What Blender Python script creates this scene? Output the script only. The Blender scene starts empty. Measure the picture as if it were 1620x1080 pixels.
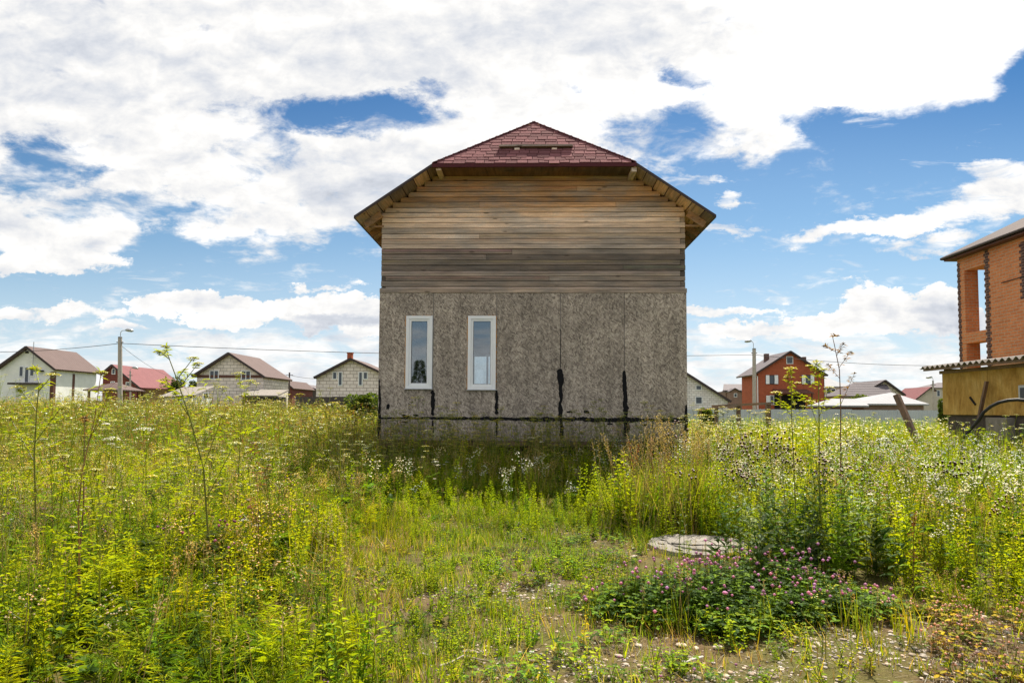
import bpy, math, random
import numpy as np
from mathutils import Vector, Matrix, Euler

random.seed(7)
rng = np.random.default_rng(11)
R = math.radians
SC = bpy.context.scene
COL = SC.collection

# ------------------------------------------------------------------ camera
FPX = 1080.0
EYE = Vector((0, 0, 1.4))
SHIFT = 51.4
cam_d = bpy.data.cameras.new("camera")
cam_d.sensor_width = 36
cam_d.lens = 24
cam_d.shift_y = SHIFT / 1620.0
cam_d.clip_end = 3000
cam = bpy.data.objects.new("camera", cam_d)
COL.objects.link(cam)
ROT = (Matrix.Rotation(R(1.59), 3, 'Z') @ Matrix.Rotation(R(93.0), 3, 'X') @ Matrix.Rotation(R(0.3), 3, 'Z'))
cam.matrix_world = Matrix.Translation(EYE) @ ROT.to_4x4()
SC.camera = cam

# ------------------------------------------------------------------ exposure
SC.view_settings.view_transform = 'Standard'
SC.view_settings.look = 'None'
SC.view_settings.gamma = 1
SC.view_settings.exposure = 0.85
SC.cycles.max_bounces = 8
SC.cycles.transparent_max_bounces = 12
SC.cycles.use_denoising = True

# ------------------------------------------------------------------ sun
SUN_AZ, SUN_EL = R(24), R(59)
sun_d = bpy.data.lights.new("sun", 'SUN')
sun_d.energy = 5.0
sun_d.angle = R(0.5)
sun_d.color = (1, .93, .79)
sun = bpy.data.objects.new("sun", sun_d)
COL.objects.link(sun)
SDIR = Vector((math.sin(SUN_AZ) * math.cos(SUN_EL), math.cos(SUN_AZ) * math.cos(SUN_EL), math.sin(SUN_EL)))
sun.rotation_euler = SDIR.to_track_quat('Z', 'Y').to_euler()
sun.location = (5, 20, 30)

# ------------------------------------------------------------------ node helper
class NT:
    def __init__(s, tree):
        s.t = tree; s.n = tree.nodes; s.l = tree.links
    def new(s, typ, **kw):
        n = s.n.new(typ)
        for k, v in kw.items(): setattr(n, k, v)
        return n
    def put(s, sock, v):
        if isinstance(v, bpy.types.NodeSocket): s.l.new(v, sock)
        elif v is not None:
            if sock.type == 'VECTOR' and isinstance(v, (tuple, list)): v = tuple(v)[:3]
            sock.default_value = v
    def m(s, op, a, b=None, c=None, clamp=False):
        n = s.new('ShaderNodeMath', operation=op, use_clamp=clamp)
        s.put(n.inputs[0], a)
        if b is not None: s.put(n.inputs[1], b)
        if c is not None: s.put(n.inputs[2], c)
        return n.outputs[0]
    def vm(s, op, a, b=None, scale=None):
        n = s.new('ShaderNodeVectorMath', operation=op)
        s.put(n.inputs[0], a)
        if b is not None: s.put(n.inputs[1], b)
        if scale is not None: s.put(n.inputs['Scale'], scale)
        return n.outputs[0]
    def xyz(s, v):
        n = s.new('ShaderNodeSeparateXYZ'); s.put(n.inputs[0], v); return n.outputs
    def comb(s, x=0.0, y=0.0, z=0.0):
        n = s.new('ShaderNodeCombineXYZ')
        s.put(n.inputs[0], x); s.put(n.inputs[1], y); s.put(n.inputs[2], z)
        return n.outputs[0]
    def noise(s, v, scale, detail=4, rough=.55, dist=0.0, color=False, norm=True):
        n = s.new('ShaderNodeTexNoise'); s.put(n.inputs['Vector'], v)
        n.inputs['Scale'].default_value = scale; n.inputs['Detail'].default_value = detail
        n.inputs['Roughness'].default_value = rough; n.inputs['Distortion'].default_value = dist
        return n.outputs['Color' if color else 'Fac']
    def vor(s, v, scale, out='Color', feature='F1', rnd=1.0):
        n = s.new('ShaderNodeTexVoronoi', feature=feature); s.put(n.inputs['Vector'], v)
        n.inputs['Scale'].default_value = scale; n.inputs['Randomness'].default_value = rnd
        return n.outputs[out]
    def mr(s, v, a, b, c=0.0, d=1.0, smooth=True):
        n = s.new('ShaderNodeMapRange')
        if smooth: n.interpolation_type = 'SMOOTHSTEP'
        s.put(n.inputs[0], v)
        for i, q in enumerate((a, b, c, d)): s.put(n.inputs[i + 1], q)
        return n.outputs[0]
    def mix(s, f, a, b, mode='MIX'):
        n = s.new('ShaderNodeMix', data_type='RGBA', blend_type=mode)
        s.put(n.inputs[0], f); s.put(n.inputs[6], c4(a)); s.put(n.inputs[7], c4(b))
        return n.outputs[2]
    def ramp(s, f, stops):
        n = s.new('ShaderNodeValToRGB'); s.put(n.inputs[0], f)
        e = n.color_ramp.elements
        while len(e) < len(stops): e.new(.5)
        for q, (p, c) in zip(e, stops): q.position = p; q.color = c4(c)
        return n.outputs[0]
    def curve(s, x, pts):
        n = s.new('ShaderNodeFloatCurve'); s.put(n.inputs['Value'], x)
        c = n.mapping.curves[0]
        c.points[0].location = pts[0]; c.points[1].location = pts[-1]
        for p in pts[1:-1]: c.points.new(*p)
        n.mapping.update()
        return n.outputs[0]

def c4(c):
    if isinstance(c, (tuple, list)) and len(c) == 3: return (*c, 1)
    return c

# ------------------------------------------------------------------ world sky
W = bpy.data.worlds.new("World"); SC.world = W; W.use_nodes = True
try:
    W.cycles.sampling_method = 'MANUAL'; W.cycles.sample_map_resolution = 1024
except Exception: pass
t = NT(W.node_tree); t.n.clear()
sky = t.new('ShaderNodeTexSky', sky_type='NISHITA')
sky.sun_disc = False; sky.sun_elevation = SUN_EL; sky.sun_rotation = SUN_AZ
sky.altitude = 0; sky.air_density = 1.0; sky.dust_density = .6; sky.ozone_density = 2.0
SKY_S = 0.056
tc = t.new('ShaderNodeTexCoord'); D = tc.outputs['Generated']
dx, dy, dz = t.xyz(D)
ay = t.m('MAXIMUM', t.m('ABSOLUTE', dy), .12)
a = t.m('DIVIDE', dx, ay)                       # tangent of azimuth
e = t.m('DIVIDE', t.m('MAXIMUM', dz, 0.0), ay)  # tangent of elevation
zz = t.m('ADD', t.m('MAXIMUM', dz, 0.0), .16)
P = t.comb(t.m('DIVIDE', dx, zz), t.m('DIVIDE', dy, zz), 0.0)   # cloud deck seen in perspective
wa = t.noise(t.comb(a, t.m('MULTIPLY', e, 1.6), 4.7), 7.0, 7, .68, color=True)
wx, wy, wz = t.xyz(wa)
ab = t.m('ADD', a, t.m('MULTIPLY_ADD', wx, .20, -.10))
eb = t.m('ADD', e, t.m('MULTIPLY_ADD', wy, .085, -.0425))
ae = t.comb(a, t.m('MULTIPLY', e, 1.6), .3)
def PX(x): return (x - 840) / 1080.0
def PE(y): return (648 - y) / 1080.0
# lower rim of the cloud sheet
pts = [(-60, 400), (0, 432), (150, 428), (200, 398), (400, 405), (560, 380), (700, 330), (1080, 285), (1180, 262), (1290, 218), (1490, 178), (1620, 95), (1740, -60)]
cp = [((PX(x) + 1) / 2, PE(y)) for x, y in pts]
cp = [(0.0, .16)] + cp + [(1.0, .75)]
rim = t.curve(t.m('MULTIPLY_ADD', a, .5, .5), cp)
warp = t.noise(ae, 5.0, 6, .6)
warp2 = t.noise(P, 2.3, 8, .62, .25)
fine = t.noise(P, 9.0, 8, .62, .4)
ew = t.m('ADD', e, t.m('MULTIPLY_ADD', warp, .16, -.08))
cover = t.mr(t.m('SUBTRACT', ew, rim), -.012, .05)
def blob(px, py, rx, ry, rot=0.0, soft=.5):
    ux = t.m('SUBTRACT', ab, PX(px)); uy = t.m('SUBTRACT', eb, PE(py))
    c_, s_ = math.cos(rot), math.sin(rot)
    p = t.m('MULTIPLY', t.m('MULTIPLY_ADD', ux, c_, t.m('MULTIPLY', uy, s_)), 1080 / rx)
    q = t.m('MULTIPLY', t.m('MULTIPLY_ADD', uy, c_, t.m('MULTIPLY', ux, -s_)), 1080 / ry)
    r2 = t.m('ADD', t.m('MULTIPLY', p, p), t.m('MULTIPLY', q, q))
    return t.mr(r2, 2.2, .0)
def mx(*v):
    o = v[0]
    for q in v[1:]: o = t.m('MAXIMUM', o, q)
    return o
gaps = mx(blob(500, 174, 190, 36, R(-2)), t.m('MULTIPLY', blob(30, 250, 75, 50), .75), t.m('MULTIPLY', blob(1060, 215, 105, 50), .66),
          t.m('MULTIPLY', blob(1095, 118, 50, 16), .5), t.m('MULTIPLY', blob(1310, 190, 60, 24), .7), t.m('MULTIPLY', blob(200, 325, 170, 26), .62),
          t.m('MULTIPLY', blob(380, 215, 60, 60), .5), t.m('MULTIPLY', blob(880, 130, 30, 14), .35), t.m('MULTIPLY', blob(700, 140, 60, 18), .5), t.m('MULTIPLY', blob(300, 30, 40, 12), .35))
den = t.m('ADD', t.m('MULTIPLY_ADD', warp2, 2.3, -1.15), t.m('MULTIPLY_ADD', fine, 1.5, -.75))
sheet = t.mr(t.m('SUBTRACT', t.m('ADD', t.m('MULTIPLY', cover, 1.05), den), t.m('MULTIPLY', gaps, 1.0)), .12, .82)
# wisp on the right and small scraps
cn = t.noise(ae, 13.0, 8, .6, .3)
cn2 = t.noise(t.vm('MULTIPLY', ae, (1, 2.6, 1)), 9.0, 8, .65, .6)
wisp = mx(blob(1420, 352, 190, 17, R(7)), blob(1560, 318, 120, 38, R(12)), t.m('MULTIPLY', blob(1450, 385, 90, 16, R(5)), .8),
          t.m('MULTIPLY', blob(1158, 306, 30, 13), .8), t.m('MULTIPLY', blob(1150, 358, 50, 8), .55), t.m('MULTIPLY', blob(1105, 275, 50, 12), .6),
          t.m('MULTIPLY', blob(1600, 270, 80, 26), .8))
wispd = t.mr(t.m('ADD', wisp, t.m('MULTIPLY_ADD', cn2, 1.9, -.95)), .42, .95)
# cumulus near the horizon
cum = mx(blob(262, 478, 62, 22), blob(345, 497, 75, 20), blob(515, 492, 72, 30), blob(450, 488, 40, 14), blob(590, 510, 60, 26),
         blob(1385, 482, 66, 32), blob(1480, 478, 52, 38), blob(1310, 505, 60, 18), blob(1440, 512, 120, 24), t.m('MULTIPLY', blob(1200, 520, 90, 14), .8), t.m('MULTIPLY', blob(1330, 455, 40, 10), .5), t.m('MULTIPLY', blob(1590, 440, 40, 18), .8), t.m('MULTIPLY', blob(1240, 470, 40, 8), .5), t.m('MULTIPLY', blob(180, 520, 60, 12), .7), t.m('MULTIPLY', blob(1150, 493, 90, 10), .7),
         t.m('MULTIPLY', blob(80, 500, 130, 14), .7), t.m('MULTIPLY', blob(520, 452, 60, 8), .6), t.m('MULTIPLY', blob(60, 410, 120, 24), .8))
cumd = t.mr(t.m('ADD', cum, t.m('MULTIPLY_ADD', cn, 1.6, -.8)), .38, .62)
# banked low cloud filling the last degrees
low = t.mr(e, .19, .05)
lowd = t.m('MULTIPLY', t.mr(t.m('ADD', t.m('MULTIPLY', low, .7), t.m('MULTIPLY_ADD', cn2, 2.4, -1.2)), .22, .8), .92)
hide = t.mr(t.m('ABSOLUTE', dy), .12, .3)
near_ = t.m('MULTIPLY', mx(sheet, wispd, cumd, lowd), hide)
side = t.m('MULTIPLY', t.mr(t.m('ADD', warp2, t.m('MULTIPLY', fine, .3)), .52, .75), t.m('SUBTRACT', 1.0, hide))
dens = t.m('ADD', near_, side, clamp=True)
# cloud tone: emboss (lit tops, grey bases) plus broad grey areas
up = t.noise(t.vm('ADD', ae, (.012, .035, 0)), 13.0, 8, .6, .3)
emb = t.m('MULTIPLY', t.m('SUBTRACT', cn, up), 1.7)
upP = t.noise(t.vm('ADD', P, (.03, .12, 0)), 2.3, 8, .62, .25)
embP = t.m('MULTIPLY', t.m('SUBTRACT', warp2, upP), 1.3)
broad = t.noise(P, 1.1, 5, .55)
grey = mx(blob(980, 40, 190, 60), t.m('MULTIPLY', blob(620, 70, 170, 60), .4), t.m('MULTIPLY', blob(640, 300, 220, 60), .45), t.m('MULTIPLY', blob(520, 508, 90, 11), .9), t.m('MULTIPLY', blob(1500, 500, 60, 24), .9), t.m('MULTIPLY', blob(40, 90, 200, 60), .25))
glow = mx(blob(1500, 60, 420, 180), t.m('MULTIPLY', blob(1150, 60, 300, 120), .4))
tone = t.m('ADD', t.m('ADD', .545, t.m('MULTIPLY', t.m('ADD', emb, embP), .2)), t.m('ADD', t.m('MULTIPLY_ADD', broad, .22, -.11), t.m('ADD', t.m('MULTIPLY', grey, -.15), t.m('MULTIPLY', glow, .17))))
tone = t.m('MINIMUM', t.m('MAXIMUM', tone, .34), .66)
ccol = t.mix(t.mr(tone, .38, .56), (.9, .95, 1.05), (1.0, .99, .975))
ccol = t.vm('SCALE', ccol, scale=tone)
blue = t.vm('SCALE', sky.outputs[0], scale=SKY_S)
blue = t.mix(1.0, blue, (.82, 1.04, 1.1), 'MULTIPLY')
hz = t.mr(e, .3, .0)
blue = t.mix(t.m('MULTIPLY', hz, .8), blue, (.42, .48, .545))
blue = t.mix(t.mr(e, .26, .56), blue, t.mix(1.0, blue, (.33, .58, .8), 'MULTIPLY'))
final = t.mix(dens, blue, ccol)
bg = t.new('ShaderNodeBackground'); t.l.new(final, bg.inputs[0]); bg.inputs[1].default_value = 1.0
wo = t.new('ShaderNodeOutputWorld'); t.l.new(bg.outputs[0], wo.inputs[0])

# ------------------------------------------------------------------ helpers
def at(px, py, Y):
    d = ROT @ Vector(((px - 810) / FPX, -(py - 540) / FPX + SHIFT / FPX, -1))
    k = (Y - EYE.y) / d.y
    return EYE + d * k
def atg(px, py, z=0.0):
    d = ROT @ Vector(((px - 810) / FPX, -(py - 540) / FPX + SHIFT / FPX, -1))
    k = (z - EYE.z) / d.z
    return EYE + d * k
def atx(px, py, X):
    d = ROT @ Vector(((px - 810) / FPX, -(py - 540) / FPX + SHIFT / FPX, -1))
    return EYE + d * (X / d.x)

def ss(x, a, b):
    q = np.clip((np.asarray(x, float) - a) / (b - a), 0, 1); return q * q * (3 - 2 * q)
_tab = rng.random((64, 64))
def vnoise(x, y, s):
    x = np.asarray(x, float) * s + 100; y = np.asarray(y, float) * s + 100
    xi = np.floor(x).astype(int); yi = np.floor(y).astype(int); fx = x - xi; fy = y - yi
    fx = fx * fx * (3 - 2 * fx); fy = fy * fy * (3 - 2 * fy)
    g = lambda i, j: _tab[i % 64, j % 64]
    return (g(xi, yi) * (1 - fx) + g(xi + 1, yi) * fx) * (1 - fy) + (g(xi, yi + 1) * (1 - fx) + g(xi + 1, yi + 1) * fx) * fy
def terrain(x, y):
    x = np.asarray(x, float); y = np.asarray(y, float)
    z = .58 * ss(-x, 2.5, 14) * ss(y, 10, 26) + .06 * (vnoise(x, y, .35) - .5) + .03 * (vnoise(x, y, 1.7) - .5) + .015 * (vnoise(x, y, 5.) - .5)
    return z

def tag(o, label=None, cat=None, group=None, kind=None):
    if label: o['label'] = label
    if cat: o['category'] = cat
    if group: o['group'] = group
    if kind: o['kind'] = kind
    return o
def empty(name, loc, label, cat, group=None, rz=0.0):
    o = bpy.data.objects.new(name, None); COL.objects.link(o)
    o.location = loc; o.rotation_euler = (0, 0, rz); o.empty_display_size = .2
    return tag(o, label, cat, group)

def hyp(*v): return math.sqrt(sum(q * q for q in v))
class MB:
    """mesh collector"""
    def __init__(s): s.v = []; s.f = []; s.c = []; s.col = (.5, .5, .5)
    def add(s, vs, fs, col=None):
        n = len(s.v); s.v += [tuple(q) for q in vs]; s.f += [tuple(i + n for i in f) for f in fs]
        c = col or s.col; s.c += [c] * len(vs)
    def box(s, x0, x1, y0, y1, z0, z1, col=None):
        s.add([(x0, y0, z0), (x1, y0, z0), (x1, y1, z0), (x0, y1, z0), (x0, y0, z1), (x1, y0, z1), (x1, y1, z1), (x0, y1, z1)],
              [(0, 3, 2, 1), (4, 5, 6, 7), (0, 1, 5, 4), (1, 2, 6, 5), (2, 3, 7, 6), (3, 0, 4, 7)], col)
    def obox(s, p0, p1, w, h, col=None, up=(0, 0, 1)):
        """beam from p0 to p1, width w, height h"""
        p0 = Vector(p0); p1 = Vector(p1); d = (p1 - p0).normalized(); u = Vector(up)
        sd = d.cross(u)
        if sd.length < 1e-4: sd = d.cross(Vector((1, 0, 0)))
        sd.normalize(); u = sd.cross(d)
        vs = []
        for p in (p0, p1):
            for a_, b_ in ((-1, -1), (1, -1), (1, 1), (-1, 1)): vs.append(p + sd * a_ * w / 2 + u * b_ * h / 2)
        s.add(vs, [(0, 1, 2, 3), (7, 6, 5, 4), (0, 4, 5, 1), (1, 5, 6, 2), (2, 6, 7, 3), (3, 7, 4, 0)], col)
    def tube(s, pts, rad, n=8, col=None, cap=True):
        pts = [Vector(p) for p in pts]
        if not isinstance(rad, (list, tuple)): rad = [rad] * len(pts)
        vs = []; fs = []
        for i, p in enumerate(pts):
            d = (pts[min(i + 1, len(pts) - 1)] - pts[max(i - 1, 0)]).normalized()
            sd = d.cross(Vector((.3, .9, .1)))
            if sd.length < .05: sd = d.cross(Vector((1, 0, 0)))
            sd.normalize(); u = sd.cross(d)
            for k in range(n):
                an = 2 * math.pi * k / n
                vs.append(p + (sd * math.cos(an) + u * math.sin(an)) * rad[i])
        for i in range(len(pts) - 1):
            for k in range(n):
                fs.append((i * n + k, i * n + (k + 1) % n, (i + 1) * n + (k + 1) % n, (i + 1) * n + k))
        if cap: fs.append(tuple(range(n - 1, -1, -1))); fs.append(tuple((len(pts) - 1) * n + k for k in range(n)))
        s.add(vs, fs, col)
    def prism(s, poly, axis, a0, a1, col=None):
        """extrude a 2D polygon; axis y: poly=(x,z); axis x: poly=(y,z); axis z: poly=(x,y)"""
        def P(q, a_): return {'y': (q[0], a_, q[1]), 'x': (a_, q[0], q[1]), 'z': (q[0], q[1], a_)}[axis]
        n = len(poly); vs = [P(q, a0) for q in poly] + [P(q, a1) for q in poly]
        fs = [tuple(range(n)), tuple(range(2 * n - 1, n - 1, -1))] + [(i, i + n, (i + 1) % n + n, (i + 1) % n) for i in range(n)]
        s.add(vs, fs, col)
    def slab(s, quad, th, col=None):
        """thick sheet from a top quad, thickness downwards along its normal"""
        q = [Vector(p) for p in quad]; nrm = (q[1] - q[0]).cross(q[2] - q[0]).normalized()
        if nrm.z < 0: nrm = -nrm
        n = len(q); vs = q + [p - nrm * th for p in q]
        fs = [tuple(range(n)), tuple(range(2 * n - 1, n - 1, -1))] + [(i, i + n, (i + 1) % n + n, (i + 1) % n) for i in range(n)]
        s.add(vs, fs, col)
    def rects(s, x0, x1, z0, z1, holes, y0, y1, col=None, plane='y'):
        """wall with rectangular holes, cut into columns/rows of boxes merged in one mesh"""
        xs = sorted({x0, x1, *[h[0] for h in holes], *[h[1] for h in holes]}); xs = [x for x in xs if x0 <= x <= x1]
        for i in range(len(xs) - 1):
            a_, b_ = xs[i], xs[i + 1]; mid = (a_ + b_) / 2
            hs = sorted([(h[2], h[3]) for h in holes if h[0] < mid < h[1]])
            z = z0
            for h0, h1 in hs + [(z1, z1)]:
                if h0 > z + 1e-5:
                    if plane == 'y': s.box(a_, b_, y0, y1, z, h0, col)
                    else: s.box(y0, y1, a_, b_, z, h0, col)
                z = max(z, h1)
    def build(s, name, mat, parent=None, origin=None, smooth=False, color=False, bevel=0, recalc=True):
        me = bpy.data.meshes.new(name)
        o3 = Vector(origin) if origin is not None else (Vector(parent.location) if parent is not None and parent.parent is None else Vector((0, 0, 0)))
        if parent is not None and parent.parent is not None: o3 = Vector(parent.parent.location)
        me.from_pydata([(Vector(q) - o3)[:] for q in s.v], [], s.f)
        if recalc:
            import bmesh
            bm = bmesh.new(); bm.from_mesh(me); bmesh.ops.recalc_face_normals(bm, faces=bm.faces); bm.to_mesh(me); bm.free()
        if color:
            at_ = me.color_attributes.new("Col", 'FLOAT_COLOR', 'POINT')
            at_.data.foreach_set("color", np.array([(*c, 1.0) for c in s.c], dtype=np.float32).ravel())
        me.materials.append(mat)
        if smooth: me.polygons.foreach_set('use_smooth', [True] * len(me.polygons))
        ob = bpy.data.objects.new(name, me); COL.objects.link(ob)
        if parent is not None: ob.parent = parent
        elif origin is not None: ob.location = o3
        if bevel:
            b = ob.modifiers.new("bevel", 'BEVEL'); b.width = bevel; b.segments = 2; b.limit_method = 'ANGLE'
        return ob

# ------------------------------------------------------------------ materials
def mat(name, col, rough=.8, metal=0.0, spec=.3, nscale=0.0, namt=.2, bump=0.0, nvec=(1, 1, 1), attr=False, detail=5):
    m = bpy.data.materials.new(name); m.use_nodes = True; t = NT(m.node_tree)
    b = t.n['Principled BSDF']
    b.inputs['Roughness'].default_value = rough; b.inputs['Metallic'].default_value = metal
    b.inputs['Specular IOR Level'].default_value = spec
    c = c4(col)
    if attr:
        at_ = t.new('ShaderNodeAttribute', attribute_name='Col'); c = at_.outputs['Color']
        if col is not None: c = t.mix(1.0, c, col, 'MULTIPLY')
    if nscale:
        tc = t.new('ShaderNodeTexCoord'); v = t.vm('MULTIPLY', tc.outputs['Object'], nvec)
        n = t.noise(v, nscale, detail, .6)
        k = t.mr(n, .25, .75, 1 - namt, 1 + namt, False)
        c = t.vm('SCALE', c, scale=k)
        if bump:
            bp = t.new('ShaderNodeBump'); bp.inputs['Strength'].default_value = bump; bp.inputs['Distance'].default_value = .02
            t.l.new(n, bp.inputs['Height']); t.l.new(bp.outputs[0], b.inputs['Normal'])
    t.put(b.inputs['Base Color'], c)
    return m
def _w(c): return c
def mat_timber(name='weathered_timber', attr=True, base=(.3, .25, .2), axis='x', rough=.85):
    m = bpy.data.materials.new(name); m.use_nodes = True; t = NT(m.node_tree); b = t.n['Principled BSDF']
    tc = t.new('ShaderNodeTexCoord'); O = tc.outputs['Object']
    if attr:
        at_ = t.new('ShaderNodeAttribute', attribute_name='Col'); c = at_.outputs['Color']
    else: c = c4(base)
    sc = {'x': (.9, 9, 34), 'y': (9, .9, 34), 'z': (34, 34, .9)}[axis]
    sc2 = {'x': (1.1, 1, 7), 'y': (1, 1.1, 7), 'z': (7, 7, 1.1)}[axis]
    g = t.noise(t.vm('MULTIPLY', O, sc), 1.6, 6, .65, .35)
    w = t.noise(t.vm('MULTIPLY', O, sc2), .9, 5, .6)
    sp = t.noise(O, 60, 4, .6)
    kn = t.vor(t.vm('MULTIPLY', O, {'x': (1.7, 1, 6.5), 'y': (1, 1.7, 6.5), 'z': (6.5, 6.5, 1.7)}[axis]), 1.0, 'Distance')
    knot = t.mr(kn, .13, .06)
    c = t.mix(1.0, c, (1.22, 1.0, .87), 'MULTIPLY')
    gm = t.noise(t.vm('MULTIPLY', O, {'x': (1, 1, 3), 'y': (1, 1, 3), 'z': (3, 3, 1)}[axis]), .9, 7, .7)
    bw = t.new('ShaderNodeRGBToBW'); t.l.new(c, bw.inputs[0]); gg = t.comb(bw.outputs[0], t.m('MULTIPLY', bw.outputs[0], .9), t.m('MULTIPLY', bw.outputs[0], .82))
    c = t.mix(t.mr(gm, .42, .62, 0, .6), c, gg)
    c = t.vm('SCALE', c, scale=t.mr(gm, .3, .68, 1.25, .86, False))
    c = t.vm('SCALE', c, scale=t.mr(g, .25, .75, .52, 1.42, False))
    c = t.vm('SCALE', c, scale=t.mr(w, .3, .7, .74, 1.22, False))
    c = t.vm('SCALE', c, scale=t.mr(sp, .3, .7, .88, 1.12, False))
    c = t.mix(t.m('MULTIPLY', knot, .7), c, (.05, .035, .025))
    crack = t.m('MULTIPLY', t.mr(g, .36, .3), .55)
    c = t.mix(crack, c, (.04, .033, .028))
    t.put(b.inputs['Base Color'], c); b.inputs['Roughness'].default_value = rough; b.inputs['Specular IOR Level'].default_value = .2
    bp = t.new('ShaderNodeBump'); bp.inputs['Strength'].default_value = .5; bp.inputs['Distance'].default_value = .004
    t.l.new(g, bp.inputs['Height']); t.l.new(bp.outputs[0], b.inputs['Normal'])
    return m
def mat_osb(name, dark, mid, light, vert=1.0):
    m = bpy.data.materials.new(name); m.use_nodes = True; t = NT(m.node_tree); b = t.n['Principled BSDF']
    tc = t.new('ShaderNodeTexCoord'); O = tc.outputs['Object']
    x, y, z = t.xyz(O)
    uv = t.comb(t.m('ADD', x, y), z, 0.0)
    wob = t.noise(uv, 6.0, 3, .5, color=True)
    uv = t.vm('ADD', uv, t.vm('SCALE', t.vm('SUBTRACT', wob, (.5, .5, .5)), scale=.09))
    vals = []
    for i, (rot, sc) in enumerate(((.12, 15), (-.3, 18), (.5, 14), (-.8, 20))):
        mp = t.new('ShaderNodeVectorRotate', rotation_type='Z_AXIS'); t.put(mp.inputs['Vector'], uv); mp.inputs['Angle'].default_value = rot
        q = t.vm('ADD', t.vm('MULTIPLY', mp.outputs[0], (3.4, 1.0, 1)), (i * 7.3, i * 3.1, 0))
        cr = t.xyz(t.vor(q, sc)); vals.append(cr)
    v = vals[0][0]
    for i in (1, 2, 3):
        sel = t.mr(vals[i][1], .52, .56)
        n = t.new('ShaderNodeMix', data_type='FLOAT'); t.put(n.inputs[0], sel); t.put(n.inputs[2], v); t.put(n.inputs[3], vals[i][0]); v = n.outputs[0]
    fb = t.noise(t.vm('MULTIPLY', uv, (4, 1, 1)), 26, 6, .75)
    stain = t.noise(uv, 1.6, 5, .6)
    f = t.m('ADD', t.m('MULTIPLY', v, .6), t.m('MULTIPLY', fb, .5))
    c = t.ramp(f, [(.18, dark), (.5, mid), (.9, light)])
    c = t.vm('SCALE', c, scale=t.mr(stain, .3, .7, .74, 1.2, False))
    drip = t.noise(t.vm('MULTIPLY', uv, (6, .5, 1)), 1.3, 5, .6)
    c = t.vm('SCALE', c, scale=t.mr(drip, .35, .65, .82, 1.14, False))
    damp = t.mr(t.m('ADD', z, t.m('MULTIPLY_ADD', stain, .9, -.45)), 1.25, .75)
    c = t.mix(t.m('MULTIPLY', damp, .28), c, (.1, .08, .06))
    oi = t.new('ShaderNodeObjectInfo'); c = t.vm('SCALE', c, scale=t.m('MULTIPLY_ADD', oi.outputs['Random'], .2, .9))
    t.put(b.inputs['Base Color'], c); b.inputs['Roughness'].default_value = .85; b.inputs['Specular IOR Level'].default_value = .2
    bp = t.new('ShaderNodeBump'); bp.inputs['Strength'].default_value = .35; bp.inputs['Distance'].default_value = .004
    t.l.new(f, bp.inputs['Height']); t.l.new(bp.outputs[0], b.inputs['Normal'])
    return m
def mat_brick(name, c1, c2, mortar, bw=.25, bh=.075, ms=.012, var=.25, bump=.3, msm=.1):
    m = bpy.data.materials.new(name); m.use_nodes = True; t = NT(m.node_tree); b = t.n['Principled BSDF']
    tc = t.new('ShaderNodeTexCoord'); O = tc.outputs['Object']; x, y, z = t.xyz(O)
    uv = t.comb(t.m('ADD', x, y), z, 0.0)
    wb = t.vm('ADD', uv, t.vm('SCALE', t.noise(uv, 3.0, 3, .5, color=True), scale=.012))
    bt = t.new('ShaderNodeTexBrick'); t.put(bt.inputs['Vector'], wb)
    bt.inputs['Color1'].default_value = c4(c1); bt.inputs['Color2'].default_value = c4(c2); bt.inputs['Mortar'].default_value = c4(mortar)
    bt.inputs['Scale'].default_value = 1; bt.inputs['Mortar Size'].default_value = ms; bt.inputs['Mortar Smooth'].default_value = msm
    bt.inputs['Brick Width'].default_value = bw; bt.inputs['Row Height'].default_value = bh
    n = t.noise(O, 1.3, 6, .65); n2 = t.noise(O, 14, 4, .6)
    c = t.vm('SCALE', bt.outputs['Color'], scale=t.mr(n, .25, .75, 1 - var, 1 + var, False))
    c = t.vm('SCALE', c, scale=t.mr(n2, .3, .7, .86, 1.14, False))
    t.put(b.inputs['Base Color'], c); b.inputs['Roughness'].default_value = .88; b.inputs['Specular IOR Level'].default_value = .25
    bp = t.new('ShaderNodeBump', invert=True); bp.inputs['Strength'].default_value = bump; bp.inputs['Distance'].default_value = .01
    t.l.new(bt.outputs['Fac'], bp.inputs['Height']); t.l.new(bp.outputs[0], b.inputs['Normal'])
    return m
def mat_ribs(name, col, axis, period, rough=.5, metal=.0, var=.15, step=None):
    """profiled sheet: ribs along one object axis, colour weathering, bump ribs"""
    m = mat(name, col, max(rough, .7), 0.0, .15); t = NT(m.node_tree); b = t.n['Principled BSDF']
    tc = t.new('ShaderNodeTexCoord'); O = tc.outputs['Object']; xyz = t.xyz(O)
    w = t.m('SINE', t.m('MULTIPLY', xyz['xyz'.index(axis)], 2 * math.pi / period))
    n = t.noise(O, 1.2, 6, .65)
    if step:
        st = t.m('FRACT', t.m('MULTIPLY', xyz['xyz'.index(step[0])], 1 / step[1])); w = t.m('ADD', w, t.m('MULTIPLY', st, 2.0))
    k = t.mr(n, .25, .75, 1 - var, 1 + var, False)
    t.put(b.inputs['Base Color'], t.vm('SCALE', c4(col), scale=k))
    bp = t.new('ShaderNodeBump'); bp.inputs['Strength'].default_value = .8; bp.inputs['Distance'].default_value = .02
    t.l.new(w, bp.inputs['Height']); t.l.new(bp.outputs[0], b.inputs['Normal'])
    return m
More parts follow.
